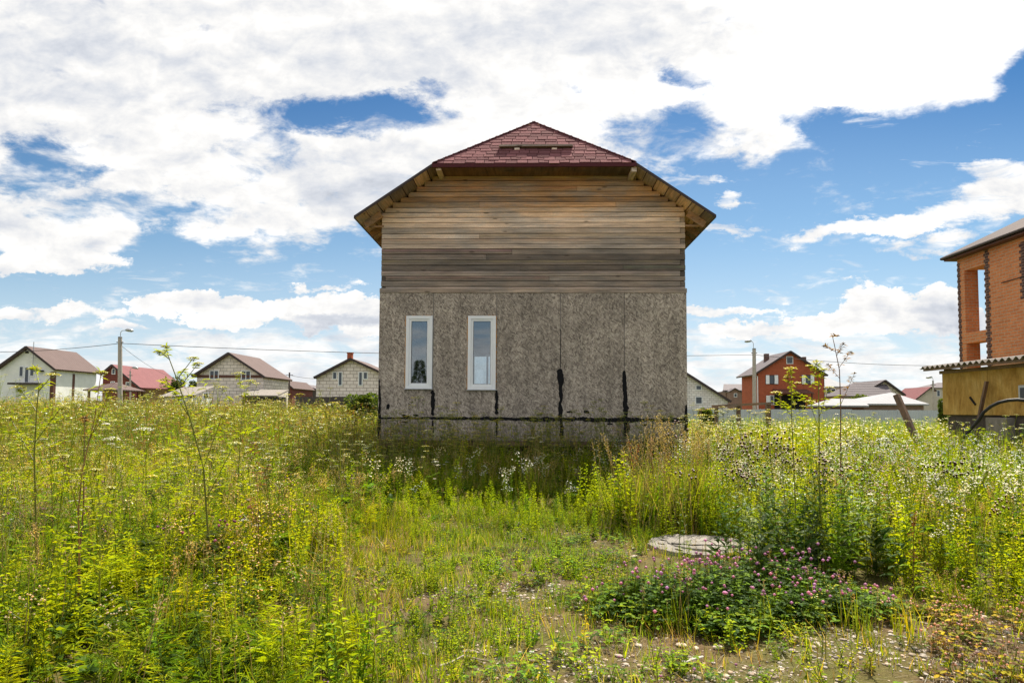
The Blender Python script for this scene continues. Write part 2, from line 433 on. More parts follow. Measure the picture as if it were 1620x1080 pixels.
def mat_glass(name='window_glass', tint=(.75, .8, .82), refl=1.0):
    m = bpy.data.materials.new(name); m.use_nodes = True; t = NT(m.node_tree); t.n.clear()
    fr = t.new('ShaderNodeFresnel'); fr.inputs[0].default_value = 1.55
    k = t.m('MULTIPLY_ADD', fr.outputs[0], 1.0, .10 * refl, clamp=True)
    tr = t.new('ShaderNodeBsdfTransparent'); tr.inputs[0].default_value = c4(tint)
    gl = t.new('ShaderNodeBsdfGlossy'); gl.inputs['Roughness'].default_value = .02; gl.inputs[0].default_value = (.9, .95, 1, 1)
    mx_ = t.new('ShaderNodeMixShader'); t.put(mx_.inputs[0], k); t.l.new(tr.outputs[0], mx_.inputs[1]); t.l.new(gl.outputs[0], mx_.inputs[2])
    o = t.new('ShaderNodeOutputMaterial'); t.l.new(mx_.outputs[0], o.inputs[0])
    return m
def mat_foliage(name='foliage', trans=.42, tint=(1.7, 1.55, .5)):
    m = bpy.data.materials.new(name); m.use_nodes = True; t = NT(m.node_tree); t.n.clear()
    at_ = t.new('ShaderNodeAttribute', attribute_name='Col'); c = at_.outputs['Color']
    df = t.new('ShaderNodeBsdfDiffuse'); t.put(df.inputs[0], c)
    tl = t.new('ShaderNodeBsdfTranslucent'); t.put(tl.inputs[0], t.mix(1.0, c, tint, 'MULTIPLY'))
    gl = t.new('ShaderNodeBsdfGlossy'); gl.inputs['Roughness'].default_value = .42; gl.inputs[0].default_value = (.8, .85, .8, 1)
    fr = t.new('ShaderNodeFresnel'); fr.inputs[0].default_value = 1.35
    m1 = t.new('ShaderNodeMixShader'); m1.inputs[0].default_value = trans; t.l.new(df.outputs[0], m1.inputs[1]); t.l.new(tl.outputs[0], m1.inputs[2])
    m2 = t.new('ShaderNodeMixShader'); t.put(m2.inputs[0], t.m('MULTIPLY', fr.outputs[0], .1)); t.l.new(m1.outputs[0], m2.inputs[1]); t.l.new(gl.outputs[0], m2.inputs[2])
    o = t.new('ShaderNodeOutputMaterial'); t.l.new(m2.outputs[0], o.inputs[0])
    return m

M = {}
M['timber'] = mat_timber()
M['timber_y'] = mat_timber('weathered_timber_side', axis='y')
M['soffit'] = mat_timber('soffit_boards', axis='y')
M['post'] = mat_timber('old_post_wood', attr=False, base=(.15, .12, .1), axis='z')
M['railwood'] = mat_timber('rail_wood', attr=False, base=(.2, .16, .13), axis='x')
M['osb'] = mat_osb('weathered_osb', (.115, .092, .077), (.295, .248, .208), (.53, .46, .385))
def mat_yellow():
    m = bpy.data.materials.new('yellow_board'); m.use_nodes = True; t = NT(m.node_tree); b = t.n['Principled BSDF']
    tc = t.new('ShaderNodeTexCoord'); O = tc.outputs['Object']
    n1 = t.noise(t.vm('MULTIPLY', O, (1, 1.6, 1)), 1.4, 7, .68, .4); n2 = t.noise(t.vm('MULTIPLY', O, (1, 3, .6)), 4.5, 6, .7); n3 = t.noise(O, 38, 4, .7)
    c = t.ramp(n1, [(.28, (.22, .11, .03)), (.42, (.44, .26, .065)), (.6, (.56, .37, .115)), (.75, (.6, .45, .2))])
    c = t.vm('SCALE', c, scale=t.mr(n2, .3, .7, .72, 1.18, False)); c = t.vm('SCALE', c, scale=t.mr(n3, .3, .7, .88, 1.1, False))
    t.put(b.inputs['Base Color'], c); b.inputs['Roughness'].default_value = .85; b.inputs['Specular IOR Level'].default_value = .15
    bp = t.new('ShaderNodeBump'); bp.inputs['Strength'].default_value = .5; bp.inputs['Distance'].default_value = .01
    t.l.new(n2, bp.inputs['Height']); t.l.new(bp.outputs[0], b.inputs['Normal'])
    return m
M['osb_yellow'] = mat_yellow()
M['tar'] = mat('bitumen', (.008, .008, .009), .75, 0, .15, 30, .3, .3)
M['shingle'] = mat('asphalt_shingle', None, .92, 0, .12, 160, .3, .3, attr=True)
M['pvc'] = mat('white_pvc', (.82, .83, .85), .35, 0, .4, 8, .04)
M['glass'] = mat_glass()
M['farglass'] = mat('dark_pane', (.04, .055, .075), .12, 0, .6)
M['foam'] = mat('mounting_foam', (.5, .24, .07), .9, 0, .1, 60, .3, .4)
M['room'] = mat('room_plaster', (.35, .35, .36), .9, 0, .1, 3, .12)
M['dark'] = mat('dark_underside', (.02, .018, .016), .95)
M['concrete'] = mat('old_concrete', (.23, .21, .185), .92, 0, .15, 6, .38, .5, detail=9)
M['polecon'] = mat('pole_concrete', (.42, .37, .33), .9, 0, .15, 6, .2)
M['steel'] = mat('galvanised_steel', (.42, .43, .45), .45, .6, .5, 9, .15)
M['wire'] = mat('cable', (.03, .03, .035), .6)
M['stucco'] = mat('white_stucco', (.84, .83, .8), .9, 0, .1, 1.5, .12)
M['block'] = mat_brick('aerated_block', (.8, .71, .65), (.66, .58, .52), (.25, .22, .2), .62, .3, .018, .16)
M['blockwhite'] = mat_brick('white_block', (.85, .8, .78), (.66, .6, .58), (.38, .35, .34), .42, .22, .016, .14)
M['blockrough'] = mat_brick('rough_block', (.84, .74, .7), (.74, .65, .61), (.42, .34, .31), .6, .3, .03, .22)
M['brickred'] = mat_brick('red_brick', (.42, .1, .045), (.34, .08, .035), (.33, .12, .07), .25, .08, .008, .14)
M['brickor'] = mat_brick('orange_brick', (.66, .24, .095), (.55, .185, .07), (.5, .33, .21), .27, .095, .013, .14, .6, .3)
M['brickdark'] = mat_brick('dark_brick', (.1, .055, .05), (.075, .04, .038), (.22, .14, .11), .26, .085, .012, .15, .5)
M['brickbrown'] = mat_brick('brown_brick', (.28, .17, .13), (.22, .13, .1), (.2, .15, .13), .25, .08, .01, .14)
M['logred'] = mat_brick('red_stained_boards', (.2, .06, .045), (.16, .045, .035), (.06, .02, .02), 3.0, .18, .02, .15)
M['roofbrown'] = mat_ribs('brown_metal_roof', (.125, .085, .08), 'y', .35, .45, .1, .12, ('z', .25))
M['roofred'] = mat_ribs('red_metal_roof', (.2, .075, .08), 'y', .35, .45, .1, .12, ('z', .25))
M['roofgrey'] = mat_ribs('grey_metal_roof', (.14, .12, .13), 'y', .35, .42, .2, .12, ('z', .25))
M['rooftile'] = mat_ribs('dark_metal_tile', (.085, .06, .06), 'y', .22, .35, .2, .25, ('z', .16))
M['rooflight'] = mat_ribs('pale_metal_roof', (.3, .3, .32), 'x', .4, .4, .2, .12)
M['fascia'] = mat('dark_fascia', (.05, .035, .035), .6)
M['wood_tan'] = mat('tan_wood', (.36, .24, .13), .8, 0, .2, 4, .25)
M['brownpaint'] = mat('brown_paint', (.12, .05, .035), .7)
M['brownwall'] = mat('beige_render', (.5, .44, .38), .9, 0, .1, 3, .15)
M['fence'] = mat_ribs('fence_sheet', (.48, .51, .56), 'x', .2, .42, .3, .12)
M['darkfence'] = mat('dark_boards', (.09, .075, .07), .9, 0, .1, 5, .3)
M['slate'] = mat('corrugated_cement', (.25, .225, .205), .9, 0, .15, 7, .3, .3)
M['rubber'] = mat('black_hose', (.02, .02, .022), .55, 0, .3, 20, .3)
M['leaf'] = mat_foliage()
M['flower'] = mat_foliage('petals', .45, (1.15, 1.1, 1.0))
M['stone'] = mat('pebble_stone', None, .85, 0, .2, 70, .2, attr=True)
M['bark'] = mat('bark', (.07, .055, .045), .95, 0, .1, 12, .3)
# =================================================================== GROUND
def make_ground():
    # one sheet, fine near the camera, coarse to the horizon
    xs = np.unique(np.concatenate([np.linspace(-9, 9, 150), np.linspace(-40, 40, 110), [-1500, -600, -250, -120, -70, 70, 120, 250, 600, 1500]]))
    ys = np.unique(np.concatenate([np.linspace(2, 14, 130), np.linspace(-40, 70, 110), [-1500, -500, -150, 100, 160, 300, 600, 1500]]))
    X, Y = np.meshgrid(xs, ys); Z = terrain(X, Y)
    V = np.stack([X.ravel(), Y.ravel(), Z.ravel()], 1)
    nx, ny = len(xs), len(ys)
    i, j = np.meshgrid(np.arange(nx - 1), np.arange(ny - 1)); b = (j * nx + i).ravel()
    F = np.stack([b, b + 1, b + nx + 1, b + nx], 1)
    me = bpy.data.meshes.new('ground'); me.from_pydata(V.tolist(), [], F.tolist())
    m = bpy.data.materials.new('soil_and_low_growth'); m.use_nodes = True; t = NT(m.node_tree); b = t.n['Principled BSDF']
    tc = t.new('ShaderNodeTexCoord'); O = tc.outputs['Object']; x, y, z = t.xyz(O)
    n1 = t.noise(O, .9, 6, .6); n2 = t.noise(O, 7, 8, .7); n3 = t.noise(O, 60, 5, .7)
    soil = t.ramp(n2, [(.3, (.06, .038, .018)), (.55, (.14, .095, .05)), (.75, (.23, .165, .095))])
    soil = t.vm('SCALE', soil, scale=t.mr(n3, .3, .7, .65, 1.35, False))
    moss = t.ramp(n3, [(.3, (.05, .06, .012)), (.7, (.14, .15, .03))])
    c = t.mix(t.m('MULTIPLY', t.mr(t.m('ADD', n1, t.m('MULTIPLY', n2, .4)), .6, .8), .7), soil, moss)
    far = t.mr(y, 14, 24)
    c = t.mix(far, c, t.ramp(n1, [(.3, (.07, .09, .02)), (.7, (.13, .14, .035))]))
    t.put(b.inputs['Base Color'], c); b.inputs['Roughness'].default_value = .95; b.inputs['Specular IOR Level'].default_value = .1
    bp = t.new('ShaderNodeBump'); bp.inputs['Strength'].default_value = .9; bp.inputs['Distance'].default_value = .03
    t.l.new(t.m('ADD', n2, t.m('MULTIPLY', n3, .4)), bp.inputs['Height']); t.l.new(bp.outputs[0], b.inputs['Normal'])
    me.materials.append(m)
    o = bpy.data.objects.new('ground', me); COL.objects.link(o); tag(o, kind='structure')
    me.polygons.foreach_set('use_smooth', [True] * len(me.polygons))
make_ground()

# =================================================================== WOODEN HOUSE
YW = 13.33; Y0 = 12.80; YB = YW + 8.0
e1, e2 = at(561, 338, Y0), at(1132, 344, Y0); h1, h2 = at(687, 257, Y0), at(1007, 259, Y0)
XC = (e1.x + e2.x) / 2; HE = (e2.x - e1.x) / 2; ZE = (e1.z + e2.z) / 2
HH = (h2.x - h1.x) / 2; ZH = (h1.z + h2.z) / 2; SL = (ZH - ZE) / (HE - HH); ZR = ZE + HE * SL
d_ = ROT @ Vector(((846 - 810) / FPX, -(194 - 540) / FPX + SHIFT / FPX, -1)); YR = d_.y * (ZR - 1.4) / d_.z
xL, xR = at(603, 430, YW).x, at(1084.5, 430, YW).x
ZT = at(843, 462, YW).z; ZJ = at(843, 663.5, YW).z; ZB = at(843, 697, YW).z
print('HOUSE', XC, HE, ZE, HH, ZH, ZR, YR, xL, xR, ZT, ZJ, ZB)
house = empty('wooden_house', (XC, YW, 0), 'tall weathered timber house, grey chipboard lower wall, red half-hipped roof, mid-field', 'house')

def row_col(py, r=random):
    k = r.uniform(.68, 1.28)
    stops = [(255, (.24, .16, .09)), (285, (.38, .26, .15)), (312, (.54, .37, .215)), (330, (.62, .49, .34)), (348, (.6, .53, .44)), (368, (.5, .455, .39)), (384, (.36, .335, .3)), (398, (.21, .2, .185)), (425, (.15, .145, .138)), (440, (.25, .24, .22)), (455, (.32, .3, .275))]  # topmost stops carry eave shadow in the colour, the others are weathering
    for (a_, ca), (b_, cb) in zip(stops, stops[1:]):
        if py <= b_: break
    f = min(1, max(0, (py - a_) / (b_ - a_)))
    return tuple(max(.02, (p * (1 - f) + q * f) * k) for p, q in zip(ca, cb))
def wall_half(z):  # half width available under the roof slope
    return HE - (z + .05 - ZE) / SL
def make_front_timber():
    m = MB(); rr = random.Random(5); z = ZT; i = 0
    ztop = ZH + .3
    while z < ztop:
        h = rr.uniform(.098, .112)
        py = 648 - (z + h / 2 - 1.4) * 81
        hw = wall_half(z + h * .55)
        a0 = max(xL, XC - hw); b0 = min(xR, XC + hw)
        if b0 - a0 < .3: break
        full_l = a0 == xL; full_r = b0 == xR
        if i % 2 and full_r:      # recessed corner: the end grain of the crossing beam
            m.box(b0 - .095, b0 - .004, YW + .012, YW + .12, z + .004, z + h - .004, tuple(c * .55 for c in row_col(py, rr))); b0 -= .1
        if i % 2 == 0 and full_l and py > 425:
            m.box(a0 + .004, a0 + .085, YW + .012, YW + .12, z + .004, z + h - .004, tuple(c * .5 for c in row_col(py, rr))); a0 += .09
        # split in boards of uneven length
        cuts = [a0]
        while cuts[-1] < b0 - 2.2 and rr.random() < .55: cuts.append(cuts[-1] + rr.uniform(1.4, 3.4))
        cuts = [c for c in cuts if c < b0 - .5] + [b0]
        for p, q in zip(cuts, cuts[1:]):
            dy = rr.uniform(-.007, .006)
            c = row_col(py + rr.uniform(-9, 9), rr)
            if 300 < py < 330 and rr.random() < .35: c = tuple(v * .62 for v in c)
            g = rr.uniform(.004, .012)
            m.box(p + .002, q - .002, YW + dy, YW + .14, z + g, z + h - .002, c)
            # thin second lap line within the board
            if rr.random() < .4:
                zz = z + h * rr.uniform(.4, .6)
                m.box(p + .002, q - .002, YW + dy - .004, YW + dy + .02, zz, z + h - .004, tuple(v * rr.uniform(.85, 1.1) for v in c))
        z += h; i += 1
    m.box(xL + .1, xR - .1, YW + .1, YW + .13, ZT, ZE + .2, (.02, .018, .015))  # near-black backing added to draw shadow lines in the board gaps
    m.build('timber_wall', M['timber'], house, color=True, bevel=.003)
make_front_timber()

# windows in pixel coordinates
WIN = [(642, 684, 499.5, 614.5), (740, 784.5, 499.5, 616)]
YP = YW - .016
wh = [(at(a_, 560, YP).x, at(b_, 560, YP).x, at((a_ + b_) / 2, d, YP).z, at((a_ + b_) / 2, c, YP).z) for a_, b_, c, d in WIN]
# inner structural walls
m = MB(); m.col = (.2, .18, .16)
m.rects(xL + .02, xR - .02, ZB - .02, ZT - .003, [(a_ + .03, b_ - .03, c + .03, d - .03) for a_, b_, c, d in wh], YW + .002, YW + .14)
m.build('sheathing_wall', M['room'], house)
# OSB boards, joints at the measured pixels
js = [599, 685, 785.5, 886.5, 988, 1087]
jx = [at(q, 560, YP).x for q in js]
for k in range(5):
    for lo, hi, nm in ((ZJ + .006, ZT - .006, 'wall_panel'), (ZB, ZJ - .006, 'skirt_panel')):
        m = MB(); oy = random.uniform(-.003, .003)
        hol = [(a_ - .012, b_ + .012, c - .012, d + .012) for a_, b_, c, d in wh if jx[k] < (a_ + b_) / 2 < jx[k + 1] and nm == 'wall_panel']
        x0, x1 = jx[k] + .0045, jx[k + 1] - .0045
        hol = [(max(p, x0), min(q, x1), r_, s_) for p, q, r_, s_ in hol]
        m.rects(x0, x1, lo, hi, hol, YP + oy, YW - .001)
        m.build(nm, M['osb'], house)
# top ledger board and bottom beam
m = MB(); m.box(xL - .02, xR + .02, YW - .028, YW - .0165, ZT - .018, ZT + .07, (.3, .28, .25)); m.build('ledger_board', M['timber'], house, color=True, bevel=.003)
m = MB(); m.box(xL + .02, xR - .02, YW - .01, YW + .14, ZB - .11, ZB - .004, (.13, .095, .07)); m.build('sill_beam', M['timber'], house, color=True, bevel=.004)
# bitumen smeared along joints
def smear(m, p0, p1, w0, w1, rnd, y=YP - .006, seg=34):
    p0 = np.array(p0, float); p1 = np.array(p1, float); d = p1 - p0; L = np.hypot(*d); d /= L; n = np.array([-d[1], d[0]])
    vs = []; ja = jb = 0.0
    for i in range(seg + 1):
        f = i / seg; w = w0 + (w1 - w0) * f
        if i in (0, seg): w *= .35
        ja = ja * .72 + rnd.gauss(0, .2); jb = jb * .72 + rnd.gauss(0, .2)
        a_ = p0 + d * L * f + n * (w / 2 * max(.2, 1 + ja)); b_ = p0 + d * L * f - n * (w / 2 * max(.2, 1 + jb))
        vs += [(a_[0], y, a_[1]), (b_[0], y, b_[1]), (a_[0], y + .007, a_[1]), (b_[0], y + .007, b_[1])]
    fs = []
    for i in range(seg):
        q = i * 4; fs += [(q, q + 1, q + 5, q + 4), (q, q + 4, q + 6, q + 2), (q + 1, q + 3, q + 7, q + 5)]
    m.add(vs, fs)
def zx(px, py): v = at(px, py, YP); return (v.x, v.z)
rr = random.Random(3)
def joint(p0, p1, w0, w1, dy=.006, seg=34):
    m = MB(); smear(m, zx(*p0), zx(*p1), w0, w1, rr, YP - dy, seg); m.build('bitumen_joint', M['tar'], house)
joint((886.5, 583), (887, 694), .105, .085); joint((887, 520), (886.8, 582), .008, .014)
joint((987.5, 586), (990, 690), .075, .1, seg=40); joint((685, 617), (685, 657), .07, .065); joint((785, 617), (785.5, 655), .05, .07)
joint((685, 665), (685.5, 690), .035, .02); joint((786, 666), (786, 692), .035, .025)
joint((600, 661), (741, 661.5), .035, .055, .0075, 60); joint((741, 662), (1087, 664.5), .06, .08, .0085, 150)
joint((1085.5, 640), (1086, 697), .04, .06, .0105, 30); joint((600, 600), (601, 697), .03, .06, .0105, 30)
for p in ((643, 657, 13, .06), (658, 656, 8, .05), (901, 651, 9, .055), (928, 651, 9, .06), (965, 670, 9, .04), (1020, 671, 9, .04), (614, 642, 5, .12), (640, 667, 10, .03)):
    m = MB(); smear(m, zx(p[0] - p[2] / 2, p[1]), zx(p[0] + p[2] / 2, p[1] + 1), p[3], p[3] * .8, rr, YP - .0045, 6); m.build('bitumen_spot', M['tar'], house)

def make_window(a_, b_, c, d, foam_side):
    w = MB(); f1 = .064; y0 = YP - .022; y1 = YW + .05
    w.box(a_, b_, y0, y1, c, c + f1); w.box(a_, b_, y0, y1, d - f1, d); w.box(a_, a_ + f1, y0, y1, c + f1, d - f1); w.box(b_ - f1, b_, y0, y1, c + f1, d - f1)
    wn = w.build('window', M['pvc'], house, bevel=.004)
    sl = MB(); sl.box(a_ - .015, b_ + .015, YP - .05, YP - .001, c - .016, c - .002); sl.build('sill', M['steel'], wn)
    s = MB(); g = .042; A, B, C_, D_ = a_ + f1, b_ - f1, c + f1, d - f1; ys = y0 + .014
    s.box(A, B, ys, ys + .05, C_, C_ + g); s.box(A, B, ys, ys + .05, D_ - g, D_); s.box(A, A + g, ys, ys + .05, C_ + g, D_ - g); s.box(B - g, B, ys, ys + .05, C_ + g, D_ - g)
    s.build('sash', M['pvc'], wn, bevel=.003)
    q = MB(); q.box(A + g - .01, B - g + .01, ys + .02, ys + .026, C_ + g - .01, D_ - g + .01); q.build('pane', M['glass'], wn)
    gk = MB(); gg = .006; A += g; B -= g; C_ += g; D_ -= g
    for r_ in ((A, B, C_, C_ + gg), (A, B, D_ - gg, D_), (A, A + gg, C_ + gg, D_ - gg), (B - gg, B, C_ + gg, D_ - gg)): gk.box(r_[0], r_[1], ys + .012, ys + .0195, r_[2], r_[3])
    gk.build('gasket', M['rubber'], wn)
    fo = MB(); rr = random.Random(int(a_ * 100))
    for side in foam_side:
        n = 40
        for i in range(n):
            z0 = c + (d - c) * i / n; z1 = c + (d - c) * (i + 1) / n; wd = rr.uniform(.004, .02)
            if side == 'l': fo.box(a_ - wd, a_ + .004, YP - .008, YP + .01, z0, z1)
            elif side == 'r': fo.box(b_ - .004, b_ + wd, YP - .008, YP + .01, z0, z1)
    n = 14
    for i in range(n):
        q0 = a_ + (b_ - a_) * i / n; q1 = a_ + (b_ - a_) * (i + 1) / n
        fo.box(q0, q1, YP - .007, YP + .01, d - .004, d + rr.uniform(.0, .012)); fo.box(q0, q1, YP - .007, YP + .01, c - rr.uniform(.0, .014), c + .004)
    fo.build('mounting_foam', M['foam'], wn)
make_window(*wh[0], 'l'); make_window(*wh[1], 'rl')

# side and back walls, floor, interior
def side_wall(x0, x1, nm):
    m = MB(); rr = random.Random(9); z = ZB; zt = wall_z = ZE + (HE - abs(x0 + (x1 - x0) / 2 - XC)) * SL - .2
    while z < zt - .05:
        h = rr.uniform(.14, .16); m.box(x0 + rr.uniform(-.004, .004), x1, YW + .145, YB - .145, z + .004, min(z + h, zt), (lambda k: (.27 * k, .24 * k, .21 * k))(rr.uniform(.75, 1.2))); z += h
    m.build(nm, M['timber_y'], house, color=True)
side_wall(xL + .01, xL + .14, 'side_wall'); side_wall(xR - .14, xR - .01, 'side_wall')
bw0, bw1 = at(748, 560, YB).x, at(795, 560, YB).x; bz0, bz1 = at(770, 618, YB).z, at(770, 561, YB).z
m = MB(); m.col = (.26, .235, .21)
zfl = ZE + (HE - abs(xL - XC)) * SL - .25
m.rects(xL + .02, xR - .02, ZB, zfl, [(bw0, bw1, bz0, bz1)], YB - .14, YB); m.prism([(xL + .02, zfl), (xR - .02, zfl), (XC, ZR - .2)], 'y', YB - .14, YB)
m.build('back_wall', M['timber'], house, color=True)
w = MB()
for r_ in ((bw0, bw1, bz0, bz0 + .06), (bw0, bw1, bz1 - .06, bz1), (bw0, bw0 + .06, bz0 + .06, bz1 - .06), (bw1 - .06, bw1, bz0 + .06, bz1 - .06), ((bw0 + bw1) / 2 - .03, (bw0 + bw1) / 2 + .03, bz0 + .06, bz1 - .06)): w.box(r_[0], r_[1], YB - .1, YB - .03, r_[2], r_[3])
wb = w.build('window', M['pvc'], house)
q = MB(); q.box(bw0 + .05, bw1 - .05, YB - .07, YB - .064, bz0 + .05, bz1 - .05); q.build('pane', M['glass'], wb)
m = MB(); m.box(xL + .14, xR - .14, YW + .145, YB - .145, ZB, ZB + .05); m.box(xL + .14, xR - .14, YW + .145, YB - .145, ZT + .0, ZT + .12); m.build('floor', M['room'], house)
m = MB(); px_ = at(812, 560, YW + 3).x; m.box(px_, px_ + .12, YW + .15, YB - .2, ZB + .05, ZT); m.build('partition_wall', M['room'], house)
m = MB()
for x in np.linspace(xL + .2, xR - .2, 5):
    for y in (YW + .15, YW + 4, YB - .3): m.tube([(x, y, -.4), (x, y, ZB - .11)], .09, 10)
m.box(xL + .1, xR - .1, YW + .2, YB - .1, ZB - .1, ZB - .02); m.box(xL + .08, xR - .08, YW + .3, YW + .34, -.3, ZB - .11)  # dark board added across the front, standing in for shade under the house
m.build('piles_and_dark_fill', M['dark'], house)

# ---- roof
roof_e = []
YF = YB + .5
def rz(x): return ZE + (HE - abs(x - XC)) * SL
# deck boards under both slopes, running front to back
def hipz(y): return ZH + (y - Y0) * (ZR - ZH) / (YR - Y0)
m = MB(); rr = random.Random(21)
for sgn in (-1, 1):
    u = .0
    while u < HE - .02:
        wd = rr.uniform(.2, .27); u1 = min(u + wd, HE)
        k = rr.uniform(.6, 1.25); c = (.55 * k, .42 * k, .29 * k) if rr.random() < .7 else (.34 * k, .28 * k, .22 * k)
        xa, xb = XC + sgn * (HE - u), XC + sgn * (HE - u1 + .02)
        za, zb = rz(xa), rz(xb)
        # boards under the hip start further back
        def yst(z): return max(Y0 + .012, Y0 + (z - ZH) / (ZR - ZH) * (YR - Y0) + .02)
        ya, yb = yst(za), yst(zb)
        t1 = .022 + rr.uniform(0, .006)
        m.add([(xa, ya, za - .012), (xb, yb, zb - .012), (xb, YF, zb - .012), (xa, YF, za - .012), (xa, ya, za - .012 - t1), (xb, yb, zb - .012 - t1), (xb, YF, zb - .012 - t1), (xa, YF, za - .012 - t1)],
              [(0, 1, 2, 3), (7, 6, 5, 4), (0, 4, 5, 1), (1, 5, 6, 2), (2, 6, 7, 3), (3, 7, 4, 0)], c)
        u = u1
roof = m.build('roof', M['soffit'], house, color=True)
# battens / rafters seen in the overhang
m = MB()
for sgn in (-1, 1):
    for y in list(np.arange(YW + .6, YB, .62)):
        m.obox((XC + sgn * HE * .985, y, rz(XC + sgn * HE * .985) - .1), (XC + sgn * .05, y, ZR - .12), .05, .13, (.3, .2, .12))
    # lookout closing the front corner
    a_ = Vector((XC + sgn * (HE - .09), YW - .08, ZE - .06)); b_ = Vector((XC + sgn * (HE - .42), YW - .08, rz(XC + sgn * (HE - .42)) - .12))
    m.obox(a_, b_, .035, .13, (.42, .27, .14))
    m.box(*sorted((XC + sgn * (HE - .05), XC + sgn * (abs(xR - XC) - .0))), YW + .0, YW + .03, ZE - .075, ZE - .035, (.36, .23, .12))
m.build('rafter', M['soffit'], roof, color=True)
# hip deck + fascia
m = MB()
hl, hr = XC - HH, XC + HH
m.slab([(hl, Y0 + .02, ZH - .014), (hr, Y0 + .02, ZH - .014), (XC, YR, ZR - .014)], .03, (.2, .13, .08))
m.box(hl + .03, hr - .03, Y0 + .03, YW - .01, ZH - .075, ZH - .05, (.14, .09, .055))
m.build('hip_soffit', M['soffit'], roof, color=True)
m = MB()
m.box(hl - .02, hr + .02, Y0 - .012, Y0 + .012, ZH - .075, ZH + .0, (.09, .028, .034)); m.build('hip_fascia', M['shingle'], roof, color=True)
# dark drip edges along the rakes and eaves
for sgn in (-1, 1):
    m = MB()
    m.obox((XC + sgn * HE, Y0 + .005, ZE - .012), (XC + sgn * HH, Y0 + .005, ZH - .012), .02, .045)
    m.obox((XC + sgn * (HE + .005), Y0, ZE - .02), (XC + sgn * (HE + .005), YF, ZE - .02), .02, .05)
    m.build('drip_edge', M['fascia'], roof)
# shingles
def tabs(m, org, U, V, N, rng_u, vmax, expo=.125, tw=.22, rnd=None, gap=.012):
    rnd = rnd or random.Random(1); org = Vector(org); n = int(vmax / expo) + 1
    for r_ in range(n):
        v0 = r_ * expo; v1 = min(v0 + expo * 1.25, vmax)
        lo, hi = rng_u(min(v0 + expo * .5, vmax))
        if hi - lo < .05: continue
        u = lo - rnd.uniform(0, tw)
        while u < hi:
            a_ = max(u, lo) + gap / 2; b_ = min(u + tw * rnd.uniform(.8, 1.15), hi) ; nu = b_; b_ -= gap / 2
            if b_ - a_ > .01:
                k = rnd.uniform(.72, 1.22); c = (.185 * k, .078 * k, .082 * k)
                dn = rnd.choice((0, 0, .02, .035)); hgt = rnd.uniform(.012, .02)
                P = lambda uu, vv, nn: org + U * uu + V * vv + N * nn
                vs = [P(a_, v0 - dn, hgt), P(b_, v0 - dn, hgt), P(b_, v1, .006), P(a_, v1, .006), P(a_, v0 - dn, .001), P(b_, v0 - dn, .001), P(b_, v1, .001), P(a_, v1, .001)]
                m.add(vs, [(0, 1, 2, 3), (0, 4, 5, 1), (1, 5, 6, 2), (3, 7, 4, 0)], c)
            u = nu
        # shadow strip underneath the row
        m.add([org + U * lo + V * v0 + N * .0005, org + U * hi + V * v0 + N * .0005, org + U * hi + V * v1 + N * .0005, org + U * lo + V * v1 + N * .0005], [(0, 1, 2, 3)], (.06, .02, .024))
m = MB()
Vh = Vector((0, YR - Y0, ZR - ZH)); Lh = Vh.length; Vh.normalize(); Uh = Vector((1, 0, 0)); Nh = Uh.cross(Vh)
tabs(m, (XC, Y0, ZH), Uh, Vh, Nh, lambda v: (-HH * (1 - v / Lh), HH * (1 - v / Lh)), Lh, rnd=random.Random(4))
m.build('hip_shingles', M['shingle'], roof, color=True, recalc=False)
for sgn in (-1, 1):
    m = MB(); Vs = Vector((-sgn * HE, 0, ZR - ZE)); Ls = Vs.length; Vs.normalize(); Us = Vector((0, 1, 0)); Ns = Us.cross(Vs)
    if Ns.z < 0: Ns = -Ns
    def ru(v):
        z = ZE + v / Ls * (ZR - ZE); y = Y0 if z < ZH else Y0 + (z - ZH) / (ZR - ZH) * (YR - Y0)
        return (y, YF)
    tabs(m, (XC + sgn * HE, 0, ZE), Us, Vs, Ns, ru, Ls, expo=.125, tw=.22, rnd=random.Random(6 + sgn))
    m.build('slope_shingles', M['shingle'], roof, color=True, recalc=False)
# caps along hips and ridge
m = MB(); rr = random.Random(8)
def caps(p, q, n, w=.11):
    p = Vector(p); q = Vector(q)
    for i in range(n):
        a_ = p.lerp(q, i / n); b_ = p.lerp(q, (i + 1.15) / n); k = rr.uniform(.7, 1.15)
        m.obox(a_ + Vector((0, 0, .02)), b_ + Vector((0, 0, .012)), w, .014, (.2 * k, .07 * k, .08 * k))
caps((hl - .01, Y0, ZH), (XC, YR, ZR), 22, .07); caps((hr + .01, Y0, ZH), (XC, YR, ZR), 22, .07); caps((XC, YR + .02, ZR - .015), (XC, YF, ZR - .015), 40, .12)
m.build('ridge_cap', M['shingle'], roof, color=True)
# purlin ends showing pale wood under the hip corners, one in the middle
for px, py, w_, c in ((694, 266, .1, (.62, .55, .47)), (1003, 268, .1, (.62, .55, .47)), (848, 263, .035, (.75, .73, .7))):
    v = at(px, py, Y0 + .06); m = MB(); m.box(v.x - w_ / 2, v.x + w_ / 2, Y0 + .04, YW + .3, v.z - w_ / 2, v.z + w_ / 2, c); m.build('purlin_end', M['timber_y'], house, color=True, bevel=.004)
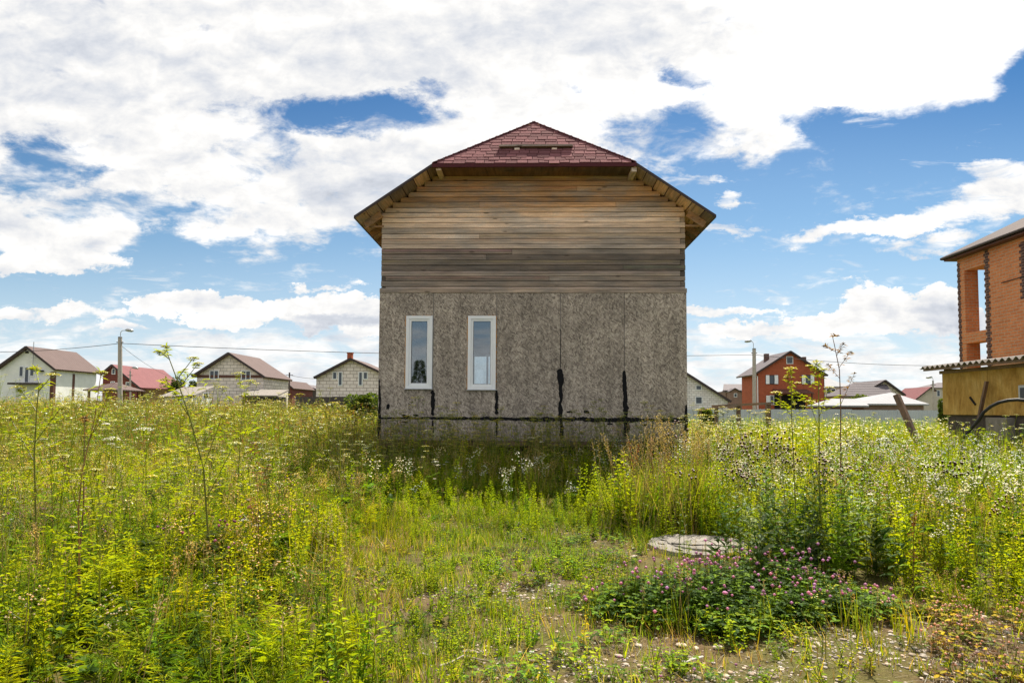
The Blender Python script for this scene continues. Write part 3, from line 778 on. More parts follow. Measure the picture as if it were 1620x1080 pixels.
# plank on brackets across the hip
yk = Y0 + .42; zk = at(848, 233, yk).z
m = MB(); xa, xb = at(790, 233, yk).x, at(906, 233, yk).x
m.box(xa, xb, yk - .1, yk + .14, zk - .018, zk + .018, (.26, .25, .235)); m.box(xa + .01, xb - .01, yk - .02, yk + .12, zk - .05, zk - .02, (.06, .04, .035))  # near-black lower box paints the shadow under the plank
pk = m.build('roof_plank', M['timber'], house, color=True, bevel=.003)
for px in (818, 877):
    v = at(px, 236.5, yk - .06); m = MB(); m.box(v.x - .05, v.x + .05, yk - .07, yk + .2, v.z - .035, v.z + .03, (.7, .68, .64)); m.build('bracket', M['timber_y'], pk, color=True)

# =================================================================== BACKGROUND HOUSES
def rect_window(root, a_, b_, c, d, D, fr=.065, pane='farglass', frame='pvc', mull=True, depth=.05):
    """window given by pixel box on plane Y=D"""
    p, q = at(a_, d, D), at(b_, c, D); x0, x1, z0, z1 = p.x, q.x, p.z, q.z
    m = MB(); y0 = D - depth
    for r_ in ((x0, x1, z0, z0 + fr), (x0, x1, z1 - fr, z1), (x0, x0 + fr, z0 + fr, z1 - fr), (x1 - fr, x1, z0 + fr, z1 - fr)): m.box(r_[0], r_[1], y0, D + .05, r_[2], r_[3])
    if mull and (x1 - x0) > .8: m.box((x0 + x1) / 2 - fr / 2, (x0 + x1) / 2 + fr / 2, y0 + .003, D + .05, z0 + fr, z1 - fr)
    w = m.build('window', M[frame], root)
    m = MB(); m.box(x0 + fr * .5, x1 - fr * .5, D - depth * .5, D - .004, z0 + fr * .5, z1 - fr * .5); m.build('pane', M[pane], w)
    return w
def gable_house(name, label, D, wl, wr, apex, el, er, length, wallm, roofm, wins=(), cat='house', wallmat_side=None, ovb=.4, group=None, base=-.5, frame='pvc', th=.16, ov=.4):
    A = at(apex[0], apex[1], D - ov); EL = at(el[0], el[1], D - ov); ER = at(er[0], er[1], D - ov)
    x0, x1 = at(wl, 620, D).x, at(wr, 620, D).x
    root = empty(name, ((x0 + x1) / 2, D, float(terrain((x0 + x1) / 2, D))), label, cat, group)
    def zr(x):
        if x < A.x: return A.z + (EL.z - A.z) * (A.x - x) / (A.x - EL.x)
        return A.z + (ER.z - A.z) * (x - A.x) / (ER.x - A.x)
    m = MB(); m.prism([(x0, base), (x1, base), (x1, zr(x1) - th * 1.15), (A.x, A.z - th * 1.2), (x0, zr(x0) - th * 1.15)], 'y', D, D + length)
    m.build('wall', M[wallm], root)
    m = MB(); yf, yb = D - ov, D + length + ovb
    m.slab([(EL.x, yf, EL.z), (A.x, yf, A.z), (A.x, yb, A.z), (EL.x, yb, EL.z)], th); m.slab([(A.x + .002, yf, A.z), (ER.x, yf, ER.z), (ER.x, yb, ER.z), (A.x + .002, yb, A.z)], th)
    r_ = m.build('roof', M[roofm], root)
    m = MB(); m.obox((EL.x, yf - .012, EL.z - th / 2), (A.x, yf - .012, A.z - th / 2), .02, th * 1.25); m.obox((A.x, yf - .015, A.z - th / 2), (ER.x, yf - .015, ER.z - th / 2), .02, th * 1.25)
    m.build('bargeboard', M['fascia'], r_)
    for w in wins: rect_window(root, *w[:4], D, frame=frame, mull=(len(w) < 5))
    root['_zr'] = 0; del root['_zr']
    return root, r_, A, EL, ER, (x0, x1)

# white stuccoed house, far left
root, r_, A, EL, ER, wx = gable_house('white_house', 'white rendered house with brown metal roof and balcony door, at the far left edge', 60, -2, 84, (41, 547), (-8, 582), (87, 583.5), 6, 'stucco', 'roofbrown',
    [(30, 38, 579, 596, 1), (47, 55, 581, 595, 1)])
rect_window(root, 38.5, 47, 580, 605.5, 60, mull=False)
m = MB(); p = at(14, 608, 59.2); q = at(58, 605.5, 59.2); m.box(p.x, q.x, 59.0, 60, p.z, q.z + .02); m.build('balcony_slab', M['darkfence'], root)
m = MB(); m.box(wx[1] - .3, wx[1] + .01, 59.97, 60.3, -.4, at(84, 588, 60).z); m.box(wx[1] - .02, wx[1] + .012, 62.5, 62.85, -.4, at(84, 588, 60).z - .05); m.build('corner_trim', M['brownpaint'], root)
p = at(55, 568, 60); m = MB(); m.tube([(p.x, 59.8, p.z - 1), (p.x, 59.8, at(55, 541, 60).z)], .03, 6); m.box(p.x - .2, p.x + .35, 59.79, 59.81, p.z + .1, p.z + .14); m.build('antenna', M['steel'], root)
p = at(43, 557, 60); m = MB(); m.box(p.x - .14, p.x + .14, 59.95, 60.02, p.z - .1, p.z + .1); m.build('vent', M['dark'], root)
p = at(66, 587, 60); m = MB(); m.box(p.x - .22, p.x + .22, 59.6, 60.0, p.z - .05, p.z + .08); m.build('wall_lamp', M['dark'], root)

# red-brown boarded house
root, r_, A, EL, ER, wx = gable_house('brown_house', 'dark red boarded house with long maroon roof, behind the gazebo', 72, 162, 217, (176.5, 576), (160, 590), (221, 612.5), 9.5, 'logred', 'roofred',
    [(177, 183, 582.5, 592, 1), (199, 206, 604, 615, 1), (175, 182, 603, 610, 1)])
p, q = at(221, 640, 73), at(246, 614, 73); m = MB(); m.box(p.x, q.x + 1.0, 73, 76, -.3, q.z - .1); m.build('annex_wall', M['wood_tan'], root)
m = MB(); m.slab([(ER.x - .05, 71.8, ER.z - .02), (q.x + 1.6, 71.8, q.z - .05), (q.x + 1.6, 81, q.z + .3), (ER.x - .05, 81, ER.z + .35)], .12); m.build('roof', M['roofred'], root)

# gazebo
D = 52; p0, p1, pa = at(131, 616, D), at(194, 616, D), at(163, 603, D)
xm = (p0.x + p1.x) / 2; hw = (p1.x - p0.x) / 2; zb = float(terrain(xm, D))
root = empty('gazebo', (xm, D + hw, zb), 'open garden gazebo with a low pyramid roof, between the white and the dark red house', 'gazebo')
m = MB(); cs = [(xm - hw, D), (xm + hw, D), (xm + hw, D + 2 * hw), (xm - hw, D + 2 * hw)]
vs = [(x, y, p0.z) for x, y in cs] + [(x, y, p0.z - .08) for x, y in cs] + [(xm, D + hw, pa.z)]
m.add(vs, [(0, 1, 8), (1, 2, 8), (2, 3, 8), (3, 0, 8), (0, 4, 5, 1), (1, 5, 6, 2), (2, 6, 7, 3), (3, 7, 4, 0), (7, 6, 5, 4)]); m.build('roof', M['roofbrown'], root)
for sx in (-1, 0, 1):
    for yy in (D + .3, D + 2 * hw - .3):
        m = MB(); x = xm + sx * (hw - .3); m.box(x - .07, x + .07, yy - .07, yy + .07, zb - .3, p0.z - .08); m.build('post', M['wood_tan'], root)
m = MB(); m.box(xm - hw + .3, xm + hw - .3, D + .27, D + .33, zb + .2, zb + .9); m.build('railing', M['brownpaint'], root)

# block house with brown roof
root, r_, A, EL, ER, wx = gable_house('block_house', 'unplastered house of pale blocks with a wide brown roof, left of the bare pole', 62, 311, 416, (361, 557), (303, 594), (419, 595.5), 6.5, 'block', 'roofbrown',
    [(331.5, 346.5, 585.5, 600), (381.5, 397, 586, 601), (321.5, 331, 621, 637, 1)])
m = MB(); zz = at(360, 595, 62).z; m.box(wx[0], wx[1], 61.97, 62.01, zz - .12, zz + .1); m.build('band', M['brownpaint'], root)
p, q = at(398, 626, 61.4), at(457, 618, 61.4); m = MB(); m.slab([(p.x, 58.6, p.z), (q.x, 58.6, p.z), (q.x, 61.4, q.z + .1), (p.x, 61.4, q.z + .1)], .12)
rr2 = m.build('annex_roof', M['slate'], root); m = MB(); m.box(p.x + .2, q.x - .2, 59, 61.3, -.3, p.z - .1); m.build('annex_wall', M['darkfence'], root)

# small shed left of it
D = 50; p, q = at(254, 622, D), at(312, 610, D); zb = float(terrain(p.x, D))
root = empty('garden_shed', ((p.x + q.x) / 2, D, zb), 'low white-walled shed with a pale corrugated lean-to roof, left of the pale block house', 'shed')
m = MB(); m.slab([(p.x, D - .3, p.z - .25), (q.x, D - .3, p.z - .1), (q.x, D + 3, q.z + .1), (p.x, D + 3, q.z - .05)], .07); m.build('roof', M['slate'], root)
m = MB(); m.box(p.x + .3, q.x - .2, D, D + 2.8, zb - .3, p.z - .32); m.build('wall', M['stucco'], root)
m = MB(); m.box(p.x + .6, p.x + 1.3, D - .04, D, zb - .3, p.z - .5); m.build('door', M['wood_tan'], root)

# right-hand block house on the left side (chimney)
root, r_, A, EL, ER, wx = gable_house('block_house', 'rough pale block house with a small red chimney, directly left of the timber house', 60, 500, 607, (554, 566), (496, 596), (612, 592), 6, 'blockrough', 'roofbrown',
    [(526, 533.5, 588, 600, 1), (535, 542, 588, 610, 1), (567, 574, 588, 610, 1), (574.5, 582, 588, 600, 1), (584, 593, 623, 631, 1)])
p, q = at(550, 569, 60.3), at(557.5, 559, 60.3); m = MB(); m.box(p.x, q.x, 60.1, 60.6, p.z - .3, q.z); m.box(p.x - .04, q.x + .04, 60.06, 60.64, q.z, q.z + .08); m.build('chimney', M['brickred'], r_)

# far small ones on the left
gable_house('small_house', 'distant small brown house with reddish gable, behind the thin pole', 105, 448, 462, (449, 601), (440, 606), (464, 614), 10, 'logred', 'roofbrown', [(451, 455, 607, 611, 1)])
gable_house('long_barn', 'distant long low barn with grey-brown roof, between the two pale block houses', 120, 476, 500, (477, 607), (470, 610), (503, 616), 12, 'darkfence', 'roofgrey', [], cat='barn')

# right side --------------------------------------------------------
gable_house('block_house', 'white block house with a blue-grey roof edge, directly right of the timber house', 66, 1010, 1151, (1072, 580), (1000, 626), (1157, 634), 7, 'blockwhite', 'roofgrey',
    [(1100.5, 1110, 609, 617), (1100, 1111, 627, 639)], ovb=.3)
root, r_, A, EL, ER, wx = gable_house('brown_house', 'distant brown brick house with dark roof and small front gable, beside the red brick house', 112, 1155, 1173, (1163, 613.5), (1154, 619), (1174, 619.5), 5, 'brickbrown', 'roofgrey',
    [(1161, 1166, 622, 628, 1)], ov=.3, th=.12)
p = at(1150, 619, 114); q = at(1200, 607.5, 118)
m = MB(); m.slab([(p.x - .8, 113.5, p.z + .2), (q.x, 113.5, p.z + .2), (q.x, 118, q.z), (p.x + .6, 118, q.z)], .15); m.build('roof', M['roofgrey'], root)
m = MB(); m.box(p.x - .2, q.x - .2, 114, 120, -.3, p.z + .05); m.build('main_wall', M['brickbrown'], root)

root, r_, A, EL, ER, wx = gable_house('brick_house', 'red brick house with white shutters and grey roof, behind the right lamp pole', 80, 1199, 1304, (1251, 554.5), (1192, 592), (1310, 593), 6, 'brickred', 'roofgrey',
    [(1244, 1254.5, 563.5, 575.5)])
for a_, b_, c, d in ((1211.5, 1230.5, 593, 607.5), (1268.5, 1287.5, 593, 607.5)):
    w = rect_window(root, a_ + 5.5, b_ - 5.5, c, d, 80, frame='fascia', pane='farglass', mull=False)
    for s0, s1 in ((a_, a_ + 5.3), (b_ - 5.3, b_)):
        p, q = at(s0, d, 80), at(s1, c, 80); m = MB(); m.box(p.x, q.x, 79.9, 79.96, p.z + .03, q.z - .03); m.build('shutter', M['pvc'], w)
        m = MB(); m.box(p.x - .04, q.x + .04, 79.965, 79.995, p.z, q.z); m.build('shutter_frame', M['fascia'], w)
rect_window(root, 1218, 1230, 625, 640, 80, frame='pvc', mull=True); p, q = at(1212, 640, 80), at(1217.5, 625.5, 80); m = MB(); m.box(p.x, q.x, 79.9, 79.97, p.z, q.z); m.build('shutter', M['pvc'], root)
p, q = at(1232, 623.5, 78), at(1276, 615.5, 80); m = MB(); m.slab([(p.x, 77.8, p.z + .15), (q.x, 77.8, p.z + .15), (q.x, 79.98, q.z), (p.x, 79.98, q.z)], .1); m.build('porch_roof', M['brownpaint'], root)
m = MB(); m.box(p.x + .2, q.x - .2, 79.9, 79.99, 0, p.z); m.build('porch_opening', M['dark'], root)
for x in (p.x + .2, q.x - .2):
    m = MB(); m.box(x - .07, x + .07, 77.95, 78.09, -.2, p.z + .05); m.build('porch_post', M['brownpaint'], root)
for a_, b_, c, d, y in ((1209.5, 1215.5, 558, 572, 84), (1269, 1274, 563, 572, 84)):
    p, q = at(a_, d, y), at(b_, c, y); m = MB(); m.box(p.x, q.x, y - .3, y + .3, p.z - .8, q.z - .12); ch = m.build('chimney', M['brickdark'], r_)
    m = MB(); m.box(p.x - .12, q.x + .12, y - .42, y + .42, q.z - .08, q.z); m.box(p.x + .03, p.x + .07, y - .3, y - .26, q.z - .12, q.z - .08); m.box(q.x - .07, q.x - .03, y - .3, y - .26, q.z - .12, q.z - .08); m.build('chimney_cap', M['steel'], ch)
m = MB(); p = at(1198.6, 595, 79.9); m.tube([(p.x, 79.93, -.2), (p.x, 79.93, p.z), (EL.x + .1, 79.7, EL.z - .15)], .05, 6); m.build('drainpipe', M['pvc'], root)
m = MB(); p = at(1300, 590, 79.9); m.box(wx[1] - .02, wx[1] + .02, 79.95, 80.2, -.2, p.z); m.build('corner_trim', M['fascia'], root)

def hip_house(name, label, D, xl, xr, ey, ax, ay, wallm, roofm, depth, wins=(), cat='house', ov=.3, ridge=0.0):
    p0, p1, pa = at(xl, ey, D), at(xr, ey, D), at(ax, ay, D + depth / 2)
    ze = (p0.z + p1.z) / 2; root = empty(name, ((p0.x + p1.x) / 2, D, float(terrain((p0.x + p1.x) / 2, D))), label, cat)
    cs = [(p0.x, D - ov), (p1.x, D - ov), (p1.x, D + depth + ov), (p0.x, D + depth + ov)]
    m = MB(); vs = [(x, y, ze) for x, y in cs] + [(x, y, ze - .12) for x, y in cs] + [(pa.x - ridge, D + depth / 2, pa.z), (pa.x + ridge, D + depth / 2, pa.z)]
    m.add(vs, [(0, 1, 9, 8), (1, 2, 9), (2, 3, 8, 9), (3, 0, 8), (0, 4, 5, 1), (1, 5, 6, 2), (2, 6, 7, 3), (3, 7, 4, 0), (7, 6, 5, 4)]); m.build('roof', M[roofm], root)
    m = MB(); m.box(p0.x + ov, p1.x - ov, D, D + depth, -.4, ze - .1); m.build('wall', M[wallm], root)
    for w in wins: rect_window(root, *w, D, mull=True)
    return root
hip_house('hipped_house', 'pale rendered house with a light grey hipped roof, half hidden behind the red brick house', 92, 1288, 1345, 611, 1301, 596, 'brownwall', 'rooflight', 6, [(1307, 1322, 614.5, 623)], ridge=.3)
gable_house('dark_roofed_house', 'low house with wide brown-grey roof and stone gable, behind the white hipped roof', 84, 1366, 1427, (1401, 600.5), (1361, 624), (1433, 624), 5, 'blockrough', 'roofgrey', [(1392, 1398, 610, 618, 1)])
hip_house('long_house', 'long low house with brown-grey roof, left of the white hipped roof', 82, 1330, 1412, 626, 1377, 604, 'brownwall', 'roofgrey', 5, [], ridge=1.8)
hip_house('white_roofed_house', 'low brown house under a bright pale hipped metal roof, behind the leaning post', 58, 1352, 1467, 638.5, 1410, 620.5, 'brickbrown', 'rooflight', 6)
hip_house('pale_shed', 'small shed with a flat pale metal roof, behind the grey sheet fence', 56, 1303, 1372, 641, 1338, 630.5, 'brownpaint', 'rooflight', 3, cat='shed', ridge=1.2)
gable_house('red_roofed_house', 'distant house with a faded red roof, left of the thin pale lamp post', 125, 1446, 1476, (1474, 611.5), (1441, 637), (1482, 618), 8, 'brownwall', 'roofred', [])
hip_house('beige_house', 'distant beige house with one window, right behind the thin white pole', 130, 1473, 1500, 613, 1492, 605, 'brownwall', 'roofgrey', 6, [(1482, 1487, 617, 627)], ridge=1)

# =================================================================== POLES, WIRES, FENCES
def lamp_pole(label, px, top, D, side, lamp_px, lamp_py, w=.13, matn='polecon', group=None):
    tp = at(px, top, D); bz = float(terrain(tp.x, D)); bt = at(px + .6, 650, D)
    root = empty('lamp_pole', (bt.x, D, bz), label, 'lamp pole', group)
    m = MB(); m.tube([(bt.x, D, bz - .3), (tp.x, D, tp.z)], [w * 1.25, w], 8); m.build('pole', M[matn], root)
    lp = at(lamp_px, lamp_py, D); s = 1 if lp.x > tp.x else -1; x0 = tp.x + s * w * .6
    m = MB(); m.tube([(x0, D - .1, tp.z - .5), (x0, D - .1, lp.z - .15), (x0 + s * .12, D - .1, lp.z), (lp.x, D - .1, lp.z + .02)], .025, 6); m.build('lamp_arm', M['steel'], root)
    m = MB(); m.tube([(lp.x - s * .12, D - .1, lp.z + .02), (lp.x + s * .05, D - .1, lp.z + .05), (lp.x + s * .35, D - .1, lp.z + .0), (lp.x + s * .5, D - .1, lp.z - .04)], [.05, .13, .12, .04], 8); m.build('lamp_head', M['steel'], root, smooth=True)
    m = MB(); m.tube([(tp.x, D, tp.z), (tp.x, D, tp.z + .06)], [w * 1.1, w * .9], 8); m.obox((tp.x - .25, D, tp.z - .35), (tp.x + .25, D, tp.z - .35), .06, .06); m.build('pole_cap', M['darkfence'], root)
    return root
lamp_pole('tall concrete lamp pole in front of the dark red house, carrying the overhead cable', 190, 534, 50, 1, 202, 523, .14)
lamp_pole('small thin white lamp post on the right flank of the dark red house', 206, 588, 66, 1, 212, 582, .07)
lamp_pole('concrete lamp pole before the red brick house, lamp arm turned left', 1193, 552, 60, -1, 1186.5, 540, .15)
lamp_pole('thin pale lamp post at the left edge of the orange brick house', 1476, 603, 70, -1, 1472, 597, .08)
tp = at(458, 589, 75); root = empty('utility_pole', (tp.x, 75, .5), 'thin bare dark pole right of the wide-roofed block house', 'pole'); m = MB(); m.tube([(tp.x, 75, -.2), (tp.x, 75, tp.z)], .09, 6); m.build('pole', M['darkfence'], root)
m = MB(); m.obox((tp.x - .4, 75, tp.z - .3), (tp.x + .4, 75, tp.z - .3), .06, .06); m.build('crossarm', M['darkfence'], root)
def wire(label, pts, sags, r=.022):
    m = MB(); P = [at(*p) for p in pts]
    for (a_, b_, s) in zip(P, P[1:], sags):
        q = [a_.lerp(b_, i / 16) - Vector((0, 0, s * 4 * (i / 16) * (1 - i / 16))) for i in range(17)]
        m.tube(q, r, 5)
    o = m.build('overhead_cable', M['wire'], None, origin=P[0]); tag(o, label, 'cable', None); return o
wire('overhead cable running from the left edge to the tall concrete lamp pole', [(-160, 551, 60), (190, 543, 50)], [.5])
wire('overhead cable sagging between the two concrete lamp poles behind the timber house', [(190, 543, 50), (1193, 561, 60)], [.45])
wire('overhead cable from the right lamp pole towards the orange brick house', [(1193, 561, 60), (1560, 577, 70)], [.4])
wire('thin slack cable slanting down from the tall lamp pole into the trees', [(191, 546, 50), (272, 596, 80)], [.3], .014)
wire('thin cable between the bare dark pole and the chimneyed block house', [(458, 593, 75), (505, 599, 70)], [.1], .02)

def sheet_fence(name, label, D, x0, x1, topy0, topy1, matn, cat='fence', step=2.5):
    a_, b_ = at(x0, topy0, D), at(x1, topy1, D); z = (a_.z + b_.z) / 2
    root = empty(name, ((a_.x + b_.x) / 2, D, 0), label, cat); x = a_.x
    while x < b_.x - .1:
        e_ = min(x + step, b_.x); m = MB(); n = int((e_ - x) / .1) + 1; zb = float(terrain(x, D)) - .1
        poly = [(x + (e_ - x) * i / n, D + (.02 if i % 2 else -.0)) for i in range(n + 1)]; poly = poly + [(p[0], p[1] + .006) for p in reversed(poly)]
        m.prism(poly, 'z', zb, z + random.uniform(-.03, .03)); m.build('sheet', M[matn], root)
        m = MB(); m.box(x - .03, x + .03, D + .03, D + .09, zb - .3, z + .02); m.build('post', M['steel'], root); x = e_
sheet_fence('metal_fence', 'long pale grey profiled sheet fence behind the weeds on the right', 46, 1060, 1495, 646.5, 648, 'fence', step=3)
sheet_fence('dark_fence', 'dark board fence in front of the chimneyed block house', 44, 468, 600, 627.5, 628, 'darkfence', step=2.4)
sheet_fence('low_fence', 'low pale fence at the foot of the white rendered house', 54, 120, 305, 634, 634, 'wood_tan', step=3)
# wooden rail fence
D = 26; root = empty('rail_fence', (at(1150, 645, D).x, D, 0), 'rough wooden post and rail fence right of the timber house', 'fence')
for px, py, w in ((1108, 647, .08), (1133, 642, .13), (1168, 640, .14), (1215, 636, .16)):
    p = at(px, py, D); m = MB(); m.box(p.x - w / 2, p.x + w / 2, D - w / 2, D + w / 2, -.3, p.z); m.build('post', M['post'], root, bevel=.01)
m = MB(); m.obox(at(1126, 642.5, D - .1), at(1222, 637.5, D - .1), .04, .09); m.build('rail', M['railwood'], root)
m = MB(); m.obox(at(1168, 641, D - .14), at(1104, 648.5, D - .14), .03, .05); m.build('rail', M['railwood'], root)
# leaning post
p0, p1 = at(1437, 667, 16), at(1418, 624, 16.2); dv = (p0 - p1); g0 = p0 + dv * .8
root = tag(empty('leaning_post', (g0.x, g0.y, float(terrain(g0.x, g0.y))), 'thick weathered wooden post leaning left in the weeds, in front of the white hipped roof', 'post'))
m = MB(); m.obox(g0, p1, .14, .12); m.build('post', M['post'], root, bevel=.012)
m = MB(); m.obox(p1 + Vector((.0, -.065, -.05)), p1 + (p0 - p1) * .5 + Vector((.0, -.065, 0)), .05, .015); m.build('bark_strip', M['bark'], root)

# =================================================================== BRICK HOUSE (right)
YC = 23.0; XB = at(1516, 480, YC).x
def on(px, py): return atx(px, py, XB)
ZEV = on(1516, 403).z; ya, yb = on(1559.5, 480).y, on(1527, 480).y
z1t, z1b = on(1545, 422).z, on(1545, 524).z; z2t = on(1545, 541).z
root = empty('brick_house', (XB, YC, 0), 'tall orange brick house with open corner loggia', 'house')
YN = 10.0; T = .38; XE = XB + 9
m = MB()
m.box(XB, XE, YN, ya, -.3, ZEV)                                # main block
m.box(XB, XB + .44, yb, YC, -.3, ZEV); m.box(XE - .44, XE, yb, YC, -.3, ZEV)   # corner pillars
m.box(XB, XB + T, ya, yb, z1t, ZEV); m.box(XB + .44, XE - .44, yb, YC, z1t + .1, ZEV)           # lintels
m.box(XB, XB + T, ya, yb, z2t, z1b); m.box(XB, XB + T, ya, yb, -.3, .9)       # spandrel
m.build('wall', M['brickor'], root)
m = MB(); m.box(XB + T, XE - .44, ya, YC - .38, z2t + .05, z2t + .2); m.box(XB + .44, XE - .44, ya, YC - .01, ZEV - .2, ZEV - .02); m.build('loggia_slab', M['concrete'], root)
def quoin(yc, w0, w1, z0, z1):
    m = MB(); z = z0; i = 0
    while z < z1:
        w = w0 if (i // 1) % 2 else w1; m.box(XB - .006 if i % 2 else XB - .008, XB + .05, yc - w / 2, yc + w / 2, z, min(z + .093, z1)); z += .095; i += 1
    m.build('quoin', M['brickdark'], root)
quoin(YC - .07, .1, .17, 0, ZEV - .3); quoin(ya - .1, .14, .26, 0, ZEV - .05); quoin(on(1621, 480).y, .16, .3, on(1621, 472).z, ZEV - .3); 
m = MB()
z0 = ZEV; OV = .3; CX, CY = XB - OV, YC + OV; S = .56; rl = 5.0
RX, RY = CX + rl, CY - rl
EX = XE + OV
m.slab([(CX, CY, z0), (RX, RY, z0 + S * rl), (RX, YN - OV, z0 + S * rl), (CX, YN - OV, z0)], .09)
m.slab([(CX, CY, z0 + .001), (EX, CY, z0 + .001), (EX - rl, RY, z0 + S * rl), (RX, RY, z0 + S * rl)], .09)
m.slab([(EX, CY, z0), (EX, YN - OV, z0), (EX - rl, YN - OV, z0 + S * rl), (EX - rl, RY, z0 + S * rl)], .09)
rf = m.build('roof', M['rooftile'], root)
m = MB(); m.box(CX + .03, XB - .002, YN - OV, CY - .03, z0 - .16, z0 - .11); m.box(XB - .002, XE, YC + .002, CY - .03, z0 - .16, z0 - .11); m.build('eave_soffit', M['brownpaint'], rf)
m = MB(); m.tube([(CX - .02, YN - OV, z0 - .06), (CX - .02, CY + .02, z0 - .06), (EX, CY + .02, z0 - .06)], .05, 8); m.build('gutter', M['fascia'], rf)
m = MB(); z = on(1600, 437).z; m.tube([(XB - .02, on(1585, 445).y, z - .12), (XB - .02, YN, z + .02)], .012, 5); m.build('cable', M['wire'], root)

# =================================================================== SHED (right)
YS = 20.0; XS = at(1491, 620, YS).x
def os_(px, py): return atx(px, py, XS)
ztop = os_(1491, 586).z; zbot = os_(1491, 655.5).z
root = empty('shed', (XS, YS, 0), 'yellow chipboard shed with wavy corrugated roof, in front of the orange brick house', 'shed')
XSB = XB - .15
ys_ = [YS, os_(1562, 600).y, os_(1640, 600).y, 13.6, 12.4]
for a_, b_ in zip(ys_, ys_[1:]):
    m = MB(); m.box(XS, XS + .04, b_ + .006, a_ - .006, zbot, ztop - .02); m.build('wall_panel', M['osb_yellow'], root)
m = MB(); m.box(XS + .05, XSB, YS - .045, YS - .005, zbot, ztop + .05); m.box(XS + .05, XSB, 12.4, 12.45, zbot, ztop + .05); m.build('end_wall', M['osb_yellow'], root)
m = MB(); m.box(XS + .08, XSB, 12.6, YS - .1, -.3, zbot + .02); m.build('base_wall', M['darkfence'], root)
m = MB(); p = os_(1572, 660); m.box(XS - .12, XS + .1, os_(1600, 660).y, os_(1566, 660).y, -.2, zbot - .06); m.build('concrete_block', M['concrete'], root, bevel=.02)
m = MB()
x0, x1 = XS - .42, XSB; zA, zB_ = at(1465, 582, YS + .35).z, ztop + .42
n = 190; ysr = np.linspace(YS + .38, 12.2, n); vs = []
for side in (0, 1):
    for y in ysr:
        w = .04 * math.sin((y) * 2 * math.pi / .24)
        vs += [(x0, y, zA + w - side * .012), (x1, y, zB_ + w - side * .012)]
fs = []
for i in range(n - 1):
    a_ = i * 2; fs += [(a_, a_ + 1, a_ + 3, a_ + 2), (2 * n + a_, 2 * n + a_ + 2, 2 * n + a_ + 3, 2 * n + a_ + 1), (a_, a_ + 2, 2 * n + a_ + 2, 2 * n + a_)]
m.add(vs, fs); m.build('corrugated_roof', M['slate'], root, smooth=False)
m = MB(); m.box(x0 + .06, x0 + .12, 12.3, YS + .3, zA - .1, zA - .035); m.box(XS - .05, XS - .005, 12.4, YS + .05, ztop - .1, ztop - .01); m.build('eave_beam', M['railwood'], root)
m = MB(); m.obox(os_(1568.5, 603) - Vector((.12, 0, 0)), os_(1561, 662) - Vector((.2, 0, 0)), .1, .05); tag(m.build('leaning_board', M['post'], None, origin=os_(1561, 662)), 'dark brown board leaning against the yellow shed wall', 'board')
m = MB(); p, q = os_(1613.5, 634), os_(1640, 608); m.box(XS - .03, XS - .002, q.y, p.y, p.z, q.z); w = m.build('window', M['steel'], root)
m = MB(); m.box(XS - .036, XS - .031, q.y + .06, p.y - .06, p.z + .06, q.z - .06); m.build('pane', M['farglass'], w)
for px, py in ((1541, 634), (1536, 630), (1545, 637)):
    pass
m = MB(); p = os_(1540, 634); m.tube([p + Vector((-.01, .12, .1)), p + Vector((-.012, -.1, -.1))], .03, 6); m.build('knot_hole', M['dark'], root)
hp = [(1549, 664), (1556, 652), (1567, 643), (1580, 636.5), (1595, 633), (1610, 632), (1626, 633.5), (1645, 640), (1660, 655)]
m = MB(); pts = [at(a_, b_, 15.0 - i * .12) for i, (a_, b_) in enumerate(hp)]; pts = [pts[0] + Vector((-.12, .3, -.35)), pts[0] + Vector((-.18, .4, -1.1))][::-1] + pts + [pts[-1] + Vector((.15, 0, -.5)), pts[-1] + Vector((.2, 0, -1.1))]
m.tube(pts, .035, 8); tag(m.build('hose', M['rubber'], None, origin=(pts[0].x, pts[0].y, 0), smooth=True), 'thick black hose arching out of the weeds before the yellow shed', 'hose')

# =================================================================== WELL COVER, STICKS
c = atg(1105, 852, .08); CR = .52
root = empty('well_cover', (c.x, c.y, 0), 'round cracked concrete well cover lying among the weeds', 'well cover')
m = MB(); rr = random.Random(2)
n = 56
def disc(m, cx, cy, r, z0, z1, jit, zj=.0):
    ring = [(cx + r * math.cos(2 * math.pi * i / n) * (1 + rr.uniform(-jit, jit)), cy + r * math.sin(2 * math.pi * i / n) * (1 + rr.uniform(-jit, jit))) for i in range(n)]
    vs = [(x, y, z0) for x, y in ring] + [(cx + (x - cx) * .97, cy + (y - cy) * .97, z1 + rr.uniform(-zj, zj)) for x, y in ring] + [(cx, cy, z1 + .005)]
    m.add(vs, [(i, (i + 1) % n, n + (i + 1) % n, n + i) for i in range(n)] + [(n + i, n + (i + 1) % n, 2 * n) for i in range(n)])
disc(m, c.x, c.y, CR, -.15, .03, .06, .01); m.build('concrete_ring', M['concrete'], root)
m = MB(); disc(m, c.x + .09, c.y + .03, CR * .8, .02, .045, .02, .004); m.build('lid', M['concrete'], root)
m = MB()
crk = [(-.3, -.1), (-.12, -.17), (.1, -.16), (.22, -.22), (.4, -.2)]
for a_, b_ in zip(crk, crk[1:]): m.obox((c.x + a_[0], c.y + a_[1], .051), (c.x + b_[0], c.y + b_[1], .051), .012, .01)
for x_, y_ in ((-.35, .2), (-.42, .0), (-.3, -.28)): m.obox((c.x + x_, c.y + y_, .03), (c.x + x_ + .06, c.y + y_ - .08, .03), .01, .012)
m.build('crack', M['dark'], root)
